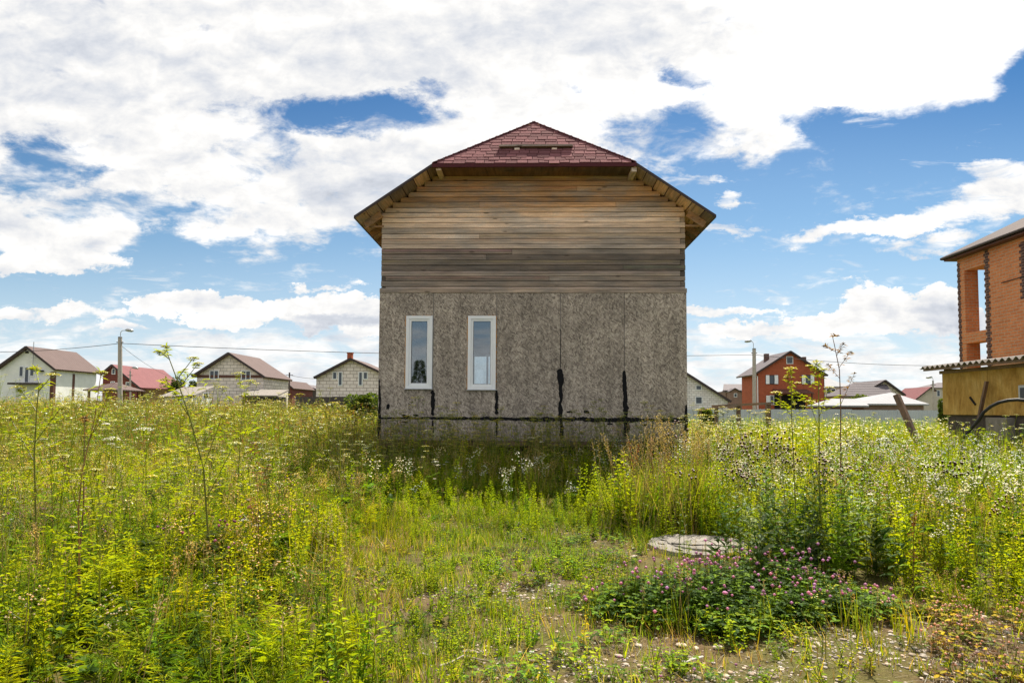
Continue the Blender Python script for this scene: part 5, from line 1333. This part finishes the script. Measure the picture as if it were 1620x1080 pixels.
x, y, z = sample(8.0, 12, 24, lambda x, y: ss(x, -3.8, -2.6) * ss(4.2 - x, 0, .8) * ss(vnoise(x + 31, y, 1.0), .35, .6)); spread(w1, H_leaf + H_leafd, x, y, z, .4, .95)
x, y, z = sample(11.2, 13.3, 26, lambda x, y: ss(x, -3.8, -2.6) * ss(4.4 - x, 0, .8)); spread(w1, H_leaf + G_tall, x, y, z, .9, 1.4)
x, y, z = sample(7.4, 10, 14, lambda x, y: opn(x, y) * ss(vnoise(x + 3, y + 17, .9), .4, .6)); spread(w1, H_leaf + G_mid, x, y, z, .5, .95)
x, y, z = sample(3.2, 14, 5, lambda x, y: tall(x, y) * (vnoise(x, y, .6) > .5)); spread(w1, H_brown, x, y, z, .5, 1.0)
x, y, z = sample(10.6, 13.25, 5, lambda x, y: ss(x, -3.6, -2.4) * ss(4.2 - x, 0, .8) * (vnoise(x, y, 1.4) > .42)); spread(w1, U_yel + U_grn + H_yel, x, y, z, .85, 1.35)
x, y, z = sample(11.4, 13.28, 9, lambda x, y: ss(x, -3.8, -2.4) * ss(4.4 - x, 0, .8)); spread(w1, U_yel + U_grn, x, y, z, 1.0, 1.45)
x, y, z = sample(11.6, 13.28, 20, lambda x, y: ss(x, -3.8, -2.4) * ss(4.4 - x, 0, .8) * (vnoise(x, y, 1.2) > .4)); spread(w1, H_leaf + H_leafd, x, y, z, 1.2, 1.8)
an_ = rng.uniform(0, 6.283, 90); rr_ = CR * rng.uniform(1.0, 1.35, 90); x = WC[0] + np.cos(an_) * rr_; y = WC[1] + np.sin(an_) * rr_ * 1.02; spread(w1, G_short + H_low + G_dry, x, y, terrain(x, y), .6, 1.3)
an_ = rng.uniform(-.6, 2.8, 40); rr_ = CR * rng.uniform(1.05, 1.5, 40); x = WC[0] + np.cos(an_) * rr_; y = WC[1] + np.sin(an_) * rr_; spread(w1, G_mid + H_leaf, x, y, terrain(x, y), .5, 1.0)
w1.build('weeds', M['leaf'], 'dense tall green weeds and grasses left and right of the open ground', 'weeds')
w2 = Field()
x, y, z = sample(4.6, 14, 9, lambda x, y: TR(x, y) * (.35 + .65 * ss(vnoise(x + 1, y + 3, .9), .35, .6))); spread(w2, H_white, x, y, z, .65, 1.15)
x, y, z = sample(8.2, 12.6, 3.5, lambda x, y: ss(x, -2.5, -1) * ss(4 - x, 0, .8) * (vnoise(x, y, 1.2) > .45)); spread(w2, H_white, x, y, z, .6, 1.05)
x, y, z = sample(5.5, 14, 1.1, lambda x, y: TR(x, y) * (vnoise(x + 4, y + 1, .8) > .5)); spread(w2, H_this, x, y, z, .7, 1.15, mul=(.95, 1, 1))
x, y, z = sample(6, 16, 2, lambda x, y: TR(x, y) * (vnoise(x + 14, y + 1, .8) > .5)); spread(w2, H_fluff, x, y, z, .7, 1.15)
x, y, z = sample(4.5, 14, 5, lambda x, y: tall(x, y) * (vnoise(x + 4, y + 11, .8) > .45)); spread(w2, H_yel, x, y, z, .6, 1.1)
x, y, z = sample(5.0, 14, 1.6, lambda x, y: TL(x, y) * (x < -1.2)); spread(w2, U_yel, x, y, z, .6, 1.05)
x, y, z = sample(5.0, 14, 1.8, lambda x, y: TL(x, y) * (x < -1)); spread(w2, U_grn, x, y, z, .65, 1.1)
x, y, z = sample(11.0, 13.2, 8, lambda x, y: ss(x, -3.4, -2.2) * ss(4.2 - x, 0, .8)); spread(w2, U_grn, x, y, z, .85, 1.25)
x, y, z = sample(5.0, 12, .6, lambda x, y: TL(x, y)); spread(w2, U_wht, x, y, z, .6, 1.1)
x, y, z = sample(4.4, 9, 2.5, lambda x, y: TL(x, y) * (x < -2)); spread(w2, C_pink, x, y, z + .32, 1, 1.3, mul=(.8, .6, .9))
x, y, z = sample(3.6, 7.5, 30, lambda x, y: opn(x, y) * ss(x, 2.0, 2.6) * ss(4.9 - y + .15 * x, -1.6, .2)); spread(w2, C_pale, x, y, z, .7, 1.2)
x, y, z = sample(4.4, 9, 5, lambda x, y: opn(x, y) * (vnoise(x + 4, y + 21, .9) > .52)); spread(w2, C_pale, x, y, z, .5, .9)
x, y, z = sample(3.1, 5.2, 2.2, lambda x, y: opn(x, y) * (x > -1)); spread(w2, C_pink, x, y, z, .6, .9)
w2.build('wildflowers', M['flower'], 'white, yellow, mauve and brown wildflowers standing among the weeds', 'wildflowers')

# ---- far meadow
w3 = Field()
U_big = [t_umbel(900 + i, 1.35, (.34, .34, .04), 5, .06, 'lime', 14, 5, .006) for i in range(4)]
x, y, z = sample(4.3, 9, .9, lambda x, y: TL(x, y) * (x < -1.8)); spread(w3, U_big, x, y, z, .75, 1.1, .06)
x, y, z = sample(9, 24, .25, lambda x, y: (x < -3) * 1.0); spread(w3, U_big, x, y, z, .95, 1.3, .06)
x, y, z = sample(6, 20, .22, lambda x, y: (x > 3.5) * 1.0); spread(w3, U_big, x, y, z, .8, 1.0, .06)
w3.build('umbel_stalks', M['leaf'], 'loose tall green umbel stalks rising over the weeds', 'wildflowers')
fm = Field()
far_g = [t_clump(300 + i, .85, 70, .10, .02, ('lime', 'mid', 'olive', 'lime')) for i in range(4)]
far_b = [t_clump(310 + i, 1.0, 70, .10, .018, ('mauve', 'olive', 'brown', 'olive', 'mid')) for i in range(3)]
far_w = [t_clump(320 + i, .85, 50, .10, .02, ('lime', 'yel', 'mid'), fl=(.66, .62, .52), nf=7, fr=.02) for i in range(3)]
far_y = [t_clump(330 + i, 1.0, 50, .10, .018, ('olive', 'mauve', 'mid'), fl=(.36, .34, .08), nf=7, fr=.025) for i in range(3)]
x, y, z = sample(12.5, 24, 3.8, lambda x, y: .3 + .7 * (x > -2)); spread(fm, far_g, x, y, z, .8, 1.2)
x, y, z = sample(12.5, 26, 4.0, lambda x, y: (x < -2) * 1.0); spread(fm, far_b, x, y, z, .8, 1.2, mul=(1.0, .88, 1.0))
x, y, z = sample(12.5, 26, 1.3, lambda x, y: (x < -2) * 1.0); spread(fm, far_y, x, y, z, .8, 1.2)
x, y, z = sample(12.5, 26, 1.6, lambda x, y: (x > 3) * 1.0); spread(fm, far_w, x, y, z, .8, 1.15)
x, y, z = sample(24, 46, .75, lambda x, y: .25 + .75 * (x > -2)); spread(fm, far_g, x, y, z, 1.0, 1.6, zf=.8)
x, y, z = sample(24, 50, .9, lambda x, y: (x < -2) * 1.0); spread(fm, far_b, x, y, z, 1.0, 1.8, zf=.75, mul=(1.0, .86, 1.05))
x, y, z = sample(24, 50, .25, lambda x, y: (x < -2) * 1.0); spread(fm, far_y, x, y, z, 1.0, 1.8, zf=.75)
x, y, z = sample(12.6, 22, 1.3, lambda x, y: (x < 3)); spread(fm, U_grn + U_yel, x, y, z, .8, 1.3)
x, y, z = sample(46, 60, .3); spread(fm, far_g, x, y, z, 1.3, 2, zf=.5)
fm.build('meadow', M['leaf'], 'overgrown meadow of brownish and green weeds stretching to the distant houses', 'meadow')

# ---- gravel
def t_pebble(seed):
    t = TP(seed); r = t.r; ph = [(0, 0, 1)]; vs = []
    for a_, n_ in ((.55, 5), (0, 7), (-.55, 5)):
        for k in range(n_):
            an = 2 * math.pi * k / n_ + a_; vs.append((math.cos(an) * math.cos(a_) * r.uniform(.8, 1.2), math.sin(an) * math.cos(a_) * r.uniform(.75, 1.15) * .8, math.sin(a_) * .55 * r.uniform(.8, 1.2)))
    vs = [(0, 0, .52)] + vs + [(0, 0, -.5)]; V = [Vector(v) for v in vs]
    import bmesh
    bm = bmesh.new(); [bm.verts.new(v) for v in V]; bmesh.ops.convex_hull(bm, input=bm.verts); bm.verts.ensure_lookup_table(); bm.verts.index_update()
    t.v = [tuple(v.co) for v in bm.verts]; t.f = [tuple(v.index for v in f.verts) for f in bm.faces if len(f.verts) == 3]; t.c = [(.44, .365, .30)] * len(t.v); bm.free(); return t
PB = [t_pebble(i) for i in range(5)]
gv = Field()
def gtint(n):
    k = rng.uniform(.45, 1.35, n); w = rng.normal(0, .06, n); return np.stack([k * (1 + w), k, k * (1 - w)], 1)
for lo, hi, dn in ((.004, .009, 600), (.008, .017, 330), (.015, .027, 55)):
    x, y, z = sample(3.0, 8.6, dn, lambda x, y: gravel_zone(x, y) * (.15 + .85 * ss(vnoise(x, y, 2.2), .3, .65)) * (1 - .8 * tall(x, y)))
    idx = rng.integers(0, 5, len(x))
    for i in range(5):
        k = idx == i; s_ = rng.uniform(lo, hi, k.sum()); gv.put(PB[i].arr(), x[k], y[k], z[k] + s_ * .2, s_, s_ * rng.uniform(.6, 1, k.sum()), gtint(k.sum()), .1)
gv.build('gravel', M['stone'], 'pale beige gravel strewn over the bare soil in the foreground', 'gravel')
# larger stones that can be told apart
for i, (px, py, w, lb) in enumerate([(1078, 1018, .075, 'largest rounded pale stone below the pink clover'), (1101, 1023, .06, 'pale stone just right of the largest one below the clover'), (1136, 1022, .075, 'flat dull grey-brown stone under the edge of the clover'), (1010, 1018, .06, 'angular pale stone in the gravel left of the clover'),
        (979, 1034, .06, 'light stone standing up in the gravel at the bottom'), (893, 1031, .055, 'pale stone at the left end of the gravel patch'), (936, 1037, .055, 'flat bright stone beside the one standing up'), (1003, 876, .1, 'light stone on bare soil left of the well cover'), (867, 958, .06, 'smooth flat stone among dry grass left of the gravel')]):
    p = atg(px, py, .02); rr = random.Random(i); V, F, C = PB[i % 5].arr(); s_ = w / 2
    V = V * np.array([s_, s_ * rr.uniform(.7, 1), s_ * .7]); k = rr.uniform(.9, 1.25)
    o = np_mesh('stone', V, F, C * k, M['stone'], None, (p.x, p.y, float(terrain(p.x, p.y)) + s_ * .25)); o.rotation_euler = (0, 0, rr.uniform(0, 6)); o.modifiers.new('b', 'BEVEL').width = s_ * .15
    tag(o, lb, 'stone', 'larger stones in the gravel')

# ---- single plants that can be told apart
def plant(name, label, cat, x, y, parts, group=None, rz=0):
    """parts: list of (name, TP, material)"""
    z = float(terrain(x, y)); r_ = empty(name, (x, y, z), label, cat, group, rz)
    for nm, tp, mt in parts:
        V, F, C = tp.arr(); np_mesh(nm, V, F, np.clip(C, 0, .9), M[mt], r_)
    return r_
def tall_umbel(label, D, bx, pts, tops, sc, fc, ur=.05, sr=.007, seed=0, leafy=True, name='hogweed'):
    sr *= 1.05; ur *= 1.15
    """pts: stem as pixels on the plane Y=D; tops: list of (stem index fraction pixel, umbel pixel)"""
    b = at(bx, 648, D); gz = float(terrain(b.x, D)); P = [Vector((b.x, D, gz - .03))] + [at(px, py, D) for px, py in pts]; org = np.array([b.x, D, gz]); rr = random.Random(seed)
    st = TP(seed); st.stem([np.array(p) - org for p in P], sr, sr * .35, sc, 6)
    r_ = empty(name, (b.x, D, gz), label, 'wild plant')
    for (ax, ay, ux, uy, sz) in tops:
        A_ = at(ax, ay, D); dd = rr.uniform(-.12, .12); U_ = at(ux, uy, D + dd)
        st.stem([np.array(A_) - org, np.array(A_.lerp(U_, .5)) - org + np.array([0, 0, .0]), np.array(U_) - org], sr * .4, sr * .25, sc, 5)
        um = TP(seed + int(ux)); umbel(um, np.array(U_) - org - np.array([0, 0, ur * sz * .6]), ur * sz, fc, 14, 6, .3, sc, .0055)
        for j in range(9):
            f = rr.uniform(.15, 1.0); q = np.array(A_.lerp(U_, f)) - org
            for _ in range(3): st.leaf(q, (rr.gauss(0, 1), rr.gauss(0, 1), rr.uniform(-.2, 1)), rr.uniform(.025, .07), .012, st.vary(sc if not leafy else GR['lime'], .3), .2)
        V, F, C = um.arr(); np_mesh('umbel', V, F, C, M['flower'], r_)
    V, F, C = st.arr(); np_mesh('stem', V, F, C, M['leaf'], r_)
    if leafy:
        lf = TP(seed + 5)
        for k in range(30):
            f = rr.uniform(.05, .8) * (len(P) - 1); i = int(f); p = np.array(P[i].lerp(P[min(i + 1, len(P) - 1)], f - i)) - org; a2 = rr.uniform(0, 6.28)
            for j in range(9):
                lf.leaf(p + np.array([math.cos(a2), math.sin(a2), .45]) * .022 * j, (math.cos(a2 + rr.uniform(-1.2, 1.2)), math.sin(a2 + rr.uniform(-1.2, 1.2)), rr.uniform(0, .6)), rr.uniform(.03, .08), rr.uniform(.008, .016), lf.vary(GR['lime'], .3), .2)
        V, F, C = lf.arr(); np_mesh('foliage', V, F, C, M['leaf'], r_)
    return r_
GS = (.19, .2, .05); YF = (.42, .4, .05); BR = (.2, .12, .07)
tall_umbel('tallest green hogweed on the left, forked top left of the pale block house', 5.0, 335, [(333, 900), (326, 800), (322, 740), (300, 660), (280, 600), (268, 568)],
           [(268, 568, 252, 556, .7), (268, 568, 262, 548, .5), (280, 600, 306, 566, .7), (285, 612, 314, 574, .6), (300, 660, 262, 600, .6), (322, 740, 352, 655, .8), (326, 790, 372, 700, .8)], GS, YF, .05, .0085, 1)
tall_umbel('green hogweed with crossing branches, in front of the white rendered house', 4.9, 60, [(58, 900), (56, 800), (54, 720), (58, 650), (62, 606)],
           [(62, 606, 55, 582, .8), (60, 620, 84, 592, .9), (58, 650, 30, 612, .8), (55, 700, 98, 642, .9), (54, 730, 16, 660, .8)], GS, (.44, .4, .05), .05, .008, 2)
tall_umbel('straight reddish-stemmed hogweed between the two leftmost green ones', 4.5, 127, [(126, 930), (125, 860), (124, 810), (130, 745), (150, 660)], [(150, 660, 160, 588, .8), (140, 700, 175, 615, .6), (124, 810, 98, 720, .8)], (.3, .2, .09), YF, .045, .008, 3)
tall_umbel('dry brown seeded hogweed with dark round head, on the left in front of the meadow', 4.6, 131, [(132, 800), (133, 740), (134, 668)], [(134, 668, 134, 660, .35)], BR, (.2, .11, .05), .04, .005, 4, False)
tall_umbel('thin dark forked dead stalk left of the timber house', 5.2, 408, [(409, 900), (409, 830), (408, 780)], [(408, 780, 402, 700, .45), (408, 780, 425, 735, .35), (409, 830, 392, 790, .3)], (.16, .08, .05), (.3, .2, .1), .04, .0045, 5, False)
tall_umbel('slim hogweed with yellow-green heads in front of the pale block house', 6.5, 372, [(374, 800), (380, 700), (384, 640)], [(384, 640, 378, 590, .9), (384, 640, 396, 602, .8), (382, 670, 352, 612, .8), (380, 700, 412, 640, .8)], GS, YF, .06, .006, 6)
tall_umbel('wide-headed yellow hogweed on the left with the brightest flat flower heads', 5.6, 268, [(268, 850), (266, 790), (264, 745)], [(264, 745, 262, 712, 1.3), (266, 790, 290, 735, .8), (266, 800, 240, 752, .7)], GS, (.62, .52, .03), .05, .005, 7)
tall_umbel('white flat-topped hogweed leaning in the meadow on the left', 7.0, 232, [(232, 800), (230, 730), (227, 690)], [(227, 690, 227, 678, 1.2), (230, 730, 178, 693, 1.1), (231, 740, 168, 670, .5)], GS, (.75, .73, .68), .065, .004, 8)
tall_umbel('hogweed on the lower left with leafy foot and bright green stem', 4.1, 157, [(157, 960), (158, 880), (158, 800)], [(158, 800, 150, 742, .6), (158, 830, 176, 770, .6)], (.28, .3, .05), YF, .04, .008, 9)
tall_umbel('tall dry brown hogweed with thin bare branches, left of the yellow shed', 6.8, 1330, [(1330, 760), (1330, 640), (1328, 585), (1320, 545), (1317, 532)], [(1317, 532, 1325, 531, .3), (1322, 556, 1303, 547, .3), (1324, 562, 1334, 543, .3), (1327, 582, 1346, 556, .25), (1328, 598, 1309, 576, .25), (1330, 640, 1352, 590, .3)], BR, (.22, .14, .08), .04, .0065, 10, False)
tall_umbel('tall yellow-green hogweed right of the red brick house', 6.2, 1296, [(1296, 760), (1296, 680), (1295, 610), (1293, 588)], [(1293, 588, 1292, 572, 1.0), (1294, 600, 1281, 578, .7), (1295, 610, 1304, 584, .6), (1296, 660, 1312, 612, .7), (1296, 680, 1280, 634, .9)], GS, (.5, .45, .05), .05, .007, 11)
tall_umbel('slender yellow-green hogweed in front of the red brick house', 6.4, 1258, [(1256, 740), (1252, 650), (1252, 600)], [(1252, 600, 1250, 582, 1.1), (1252, 620, 1246, 596, .6), (1252, 640, 1262, 605, .5), (1253, 660, 1228, 620, .8)], GS, (.56, .48, .04), .05, .006, 12)
for i, (px, D, h_, lb) in enumerate([(624, 11.2, 1.12, 'nearest to the left window'), (715, 11.4, 1.05, 'between the two windows'), (752, 10.9, 1.0, 'under the right window'), (868, 11.1, .95, 'in front of the middle bitumen joint'), (1040, 11.0, 1.2, 'with fine branches at the right end of the wall'), (1052, 11.9, 1.05, 'small one far right')]):
    b = at(px, 648, D); plant('wild_dill', 'feathery yellow-green dill at the wall, ' + lb, 'wild plant', b.x, D, [('foliage', t_umbel(400 + i, h_, (.42, .38, .05), 5, .05, 'olive', 10, 4), 'leaf')], 'wild dill along the chipboard wall')
# reddish dock clump
b = at(1066, 648, 8.3); cl = TP(31); sd = TP(32); rr = random.Random(33)
def merge(dst, tp, x, y, sc, rz=0.0, tl=(0, 0)):
    V, F, C = tp.arr(); ca, sa = math.cos(rz), math.sin(rz); X = (V[:, 0] * ca - V[:, 1] * sa) * sc + x; Y = (V[:, 0] * sa + V[:, 1] * ca) * sc + y; Z = V[:, 2] * sc
    X = X + Z * tl[0]; Y = Y + Z * tl[1]; n = len(dst.v); dst.v += list(zip(X.tolist(), Y.tolist(), Z.tolist())); dst.f += [(a_ + n, b_ + n, c_ + n) for a_, b_, c_ in F.tolist()]; dst.c += [tuple(q) for q in C.tolist()]
for i in range(10): merge(sd, t_dock(500 + i, 1.0, (.26, .085, .035) if i % 3 else (.4, .26, .13)), rr.gauss(0, .22), rr.gauss(0, .15), rr.uniform(.85, 1.12), rr.uniform(0, 6), (rr.gauss(-.1, .12), 0))
for i in range(72): merge(cl, rr.choice(H_leaf + G_tall + G_tall), rr.gauss(0, .38), rr.gauss(0, .2), rr.uniform(1.1, 1.9), rr.uniform(0, 6), (rr.gauss(0, .15), rr.gauss(0, .1)))
plant('dock', 'clump of rust-red dock spikes with grassy foot, behind the well cover', 'wild plant', b.x, 8.3, [('seed_spikes', sd, 'flower'), ('foliage', cl, 'leaf')])
# grey-green leafy thistle bush right of the cover
p = atg(1278, 915, 0); cl = TP(41); sd = TP(42)
for i in range(52):
    h_ = rr.uniform(.6, 1.2); merge(cl, t_herb(520 + i, h_, 34, .17, .045, ('deep', 'grey', 'deep', 'mid'), None, 1, big=True, lean=.4), rr.gauss(0, .36), rr.gauss(0, .22), 1, rr.uniform(0, 6), (rr.gauss(0, .16), rr.gauss(-.05, .1)))
for i in range(14): merge(sd, t_herb(560 + i, 1.1, 16, .06, .012, ('olive', 'grey'), 'thistle', 2, 9, .011), rr.gauss(-.1, .35), rr.gauss(.1, .25), rr.uniform(.85, 1.15), rr.uniform(0, 6))
yl = TP(43); yl.leaf((.30, -.42, .32), (.15, -.3, -.9), .11, .045, (.62, .4, .02), .2, .6, True); y2 = TP(44); y2.leaf((.58, -.3, .25), (.3, -.4, -.6), .06, .045, (.6, .45, .08), .2, .3, True)
plant('thistle_bush', 'big grey-green leafy thistle bush with a few yellow leaves, right of the well cover', 'wild plant', p.x, p.y, [('foliage', cl, 'leaf'), ('flower_heads', sd, 'flower'), ('yellow_leaf', yl, 'leaf'), ('yellow_leaf', y2, 'leaf')])
# clover mound
p = atg(1185, 985, 0); cl = TP(51); hd = TP(52); HL = []
for i in range(150):
    a2 = rr.uniform(0, 6.28); q = math.sqrt(rr.random()) * rr.uniform(.75, 1.2); x = math.cos(a2) * q * .98; y = math.sin(a2) * q * .5 + .15 * math.sin(x * 3.1); hh = max(.25, (1 - .6 * q * q) * rr.uniform(.6, 1.2))
    merge(cl, rr.choice(C_none), x, y, rr.uniform(1.0, 1.4) , rr.uniform(0, 6)); n0 = len(cl.v)
    merge(cl, t_clover(600 + i, 34, .15, .40 * hh, 0, ('deep', 'deep', 'mid')), x, y, 1.0, rr.uniform(0, 6))
    for k in range(2):
        if rr.random() < .85:
            hx, hy = x + rr.gauss(0, .08), y - .06 + rr.gauss(0, .09); hz_ = .40 * hh * rr.uniform(.8, 1.1) + .03; HL.append((hy, hx, hz_, rr.uniform(.010, .017), hd.vary((.56, .27, .42), .3)))
for i in range(60): merge(cl, rr.choice(H_low + G_short + G_mid), rr.gauss(0, .8), rr.gauss(-.1, .35), rr.uniform(.6, 1.1), rr.uniform(0, 6))
CLV = plant('clover_patch', 'dark green mound of clover with many pink round heads, in the right foreground', 'clover', p.x, p.y + .25, [('foliage', cl, 'leaf')])
HL.sort(); rest = TP(53)
for i, (hy, hx, hz_, hr_, hc_) in enumerate(HL):
    one = TP(i) if i < 100 else rest; one.r = rr
    one.stem([(hx, hy, hz_ * .5), (hx, hy, hz_ - hr_ * .6)], .0016, .0013, GR['mid']); one.ball((hx, hy, hz_), hr_, hc_)
    if i < 100: V, F, C = one.arr(); np_mesh('flower_head', V, F, C, M['flower'], CLV)
V, F, C = rest.arr(); np_mesh('flower_heads', V, F, C, M['flower'], CLV)['kind'] = 'stuff'
# foreground individuals
for px, py, tp, nm, lb in [(497, 968, [('foliage', t_broad(701, 8, .13, .05, ('lime', 'grey'), .6), 'leaf')], 'broadleaf_weed', 'pale green broad-leaved seedling in the bottom left of the open ground'),
        (537, 1035, [('foliage', t_broad(702, 9, .11, .05, ('mid', 'lime'), .6), 'leaf')], 'broadleaf_weed', 'darker broad-leaved seedling near the bottom edge, left of centre'),
        (148, 1010, [('foliage', t_broad(703, 12, .2, .09, ('mid', 'lime'), 1.0), 'leaf')], 'burdock', 'large rounded burdock leaves at the lower left'),
        (712, 985, [('foliage', t_herb(704, .42, 10, .02, .004, ('brown',), None, 2), 'leaf')], 'dead_stalk', 'thin black dead stalk standing on the open ground at the centre'),
        (1445, 955, [('foliage', t_dock(705, .62, (.16, .05, .03)), 'leaf')], 'dead_stalk', 'dark reddish dried stalk right of the thistle bush'),
        (853, 1010, [('foliage', t_herb(706, .36, 26, .035, .01, ('lime', 'yel'), None, 1), 'leaf')], 'upright_weed', 'single upright yellow-green weed left of the gravel patch'),
        (922, 1020, [('foliage', t_herb(707, .28, 20, .05, .016, ('lime', 'yel'), None, 1), 'leaf')], 'upright_weed', 'yellow-green weed with pointed leaves in the gravel'),
        (1308, 1040, [('foliage', t_herb(708, .42, 14, .03, .006, ('lime', 'olive'), 'yellow', 2, 8, .005), 'leaf')], 'upright_weed', 'thin forked yellow-tipped weed at the bottom right'),
        (430, 1075, [('foliage', t_grass(709, 40, .36, .007, .07, ('lime', 'mid')), 'leaf')], 'grass_tuft', 'long-bladed grass tuft at the bottom edge, left of centre'),
        (1445, 1010, [('foliage', t_grass(710, 26, .3, .007, .06, ('lime', 'yel')), 'leaf')], 'grass_tuft', 'bright yellow-green grass tuft on the gravel at the lower right'),
        (640, 1078, [('foliage', t_grass(711, 40, .14, .006, .07, ('lime', 'straw')), 'leaf')], 'grass_tuft', 'short grass tuft at the bottom edge near the grey twig')]:
    p = atg(px, py, 0); plant(nm, lb, 'wild plant' if 'grass' not in nm else 'grass tuft', p.x, p.y, tp)

# ---- distant trees
def tree(label, px, top, D, wpx, dark, seed, conifer=False, group='trees between the distant houses'):
    rr = random.Random(seed); b = at(px, 640, D); z0 = float(terrain(b.x, D)); tz = at(px, top, D).z; H_ = tz - z0; Rd = wpx / 2 / 1080 * D
    r_ = empty('conifer' if conifer else 'leafy_tree', (b.x, D, z0), label, 'tree', group)
    tr = TP(seed); tr.stem([(0, 0, -.3), (0, 0, H_ * .5), (.05, 0, H_ * .92)], .03 * H_, .006 * H_, (.08, .06, .045), 6)
    for k in range(9):
        a2 = k * 2.4; z_ = H_ * (.3 + .06 * k); tr.stem([(0, 0, z_), (math.cos(a2) * Rd * .6, math.sin(a2) * Rd * .6, z_ + H_ * .12)], .01 * H_, .003 * H_, (.08, .06, .045), 4)
    V, F, C = tr.arr(); np_mesh('trunk', V, F, C, M['bark'], r_)
    cr = TP(seed + 1); cen = [(rr.gauss(0, .45) * Rd, rr.gauss(0, .45) * Rd, H_ * rr.uniform(.3, .88), rr.uniform(.3, .55) * Rd, rr.uniform(.6, 1.3)) for _ in range(14)]
    for i in range(1900):
        if conifer: z_ = H_ * (.08 + .92 * rr.random() ** 1.3); q = Rd * (1.03 - z_ / H_) * (.75 + .35 * math.sin(z_ * 9)) * math.sqrt(rr.uniform(.2, 1)); a2 = rr.uniform(0, 6.28); p = (math.cos(a2) * q, math.sin(a2) * q, z_); k = rr.uniform(.7, 1.3); d = (math.cos(a2), math.sin(a2), -.3)
        else:
            x, y, z_, r0, k = rr.choice(cen); d = (rr.gauss(0, 1), rr.gauss(0, 1), rr.gauss(0, 1)); u = unit(d) * r0 * rr.uniform(.6, 1.05); p = (x + u[0], y + u[1], max(.2, z_ + u[2] * 1.1)); k *= rr.uniform(.75, 1.25)
        s_ = .05 * Rd + .06; cr.leaf(p, d, s_ * 2.2, s_ * 1.3, (dark[0] * k, dark[1] * k, dark[2] * k), .2, rr.uniform(-1, 1))
    V, F, C = cr.arr(); np_mesh('crown', V, F, C, M['leaf'], r_)
DK = (.045, .07, .02); LG = (.1, .14, .03)
for i, (px, top, D, w, col, con, lb) in enumerate([(286, 594, 68, 34, DK, False, 'dark tree left of the pale block house roof'), (264, 600, 76, 26, LG, False, 'lighter green tree behind the white-walled shed'), (249, 594, 90, 10, DK, True, 'narrow dark conifer behind the dark red house'),
        (303, 600, 66, 22, DK, False, 'dark bushy tree at the corner of the pale block house'), (480, 604, 150, 20, DK, False, 'small far tree above the long barn roof, left'), (493, 606, 150, 18, DK, False, 'small far tree above the long barn roof, right'), (470, 606, 140, 16, LG, False, 'far round tree beside the small reddish house'),
        (1360, 622, 70, 22, LG, False, 'low green tree between the pale shed and the white hipped roof'), (1492, 628, 40, 16, LG, False, 'small green bush at the foot of the yellow shed'), (1316, 600, 100, 12, LG, False, 'small tree over the hipped grey roof'),
        (-25, 600, 70, 30, DK, False, 'dark tree just outside the white rendered house'), (572, 627, 32, 44, (.07, .11, .02), False, 'dark leafy bush directly left of the timber house'), (1118, 642, 30, 20, LG, False, 'low green shrub by the wooden rail fence')]):
    tree(lb, px, top, D, w, col, 800 + i * 3, con)
# the young spruce behind the photographer that shows in the left window pane
Dm = 9.0
sp = empty('conifer', (-7.0, -16, 0), 'young dark spruce behind the camera, mirrored in the left window', 'tree')
tr = TP(990); tr.stem([(0, 0, -.3), (0, 0, 2.0), (0, 0, 3.9)], .1, .02, (.08, .06, .045), 6); V, F, C = tr.arr(); np_mesh('trunk', V, F, C, M['bark'], sp)
cr = TP(991); rr = random.Random(77)
for i in range(2600):
    z_ = .3 + 4.2 * rr.random() ** 1.3; q = 2.4 * (1.03 - z_ / 4.6) * (.8 + .3 * math.sin(z_ * 3)) * math.sqrt(rr.uniform(.15, 1)); a2 = rr.uniform(0, 6.28); k = rr.uniform(.6, 1.3)
    cr.leaf((math.cos(a2) * q, math.sin(a2) * q, z_), (math.cos(a2), math.sin(a2), -.25), .22, .06, (.04 * k, .065 * k, .022 * k), .2, rr.uniform(-1, 1))
V, F, C = cr.arr(); np_mesh('crown', V, F, C, M['leaf'], sp)
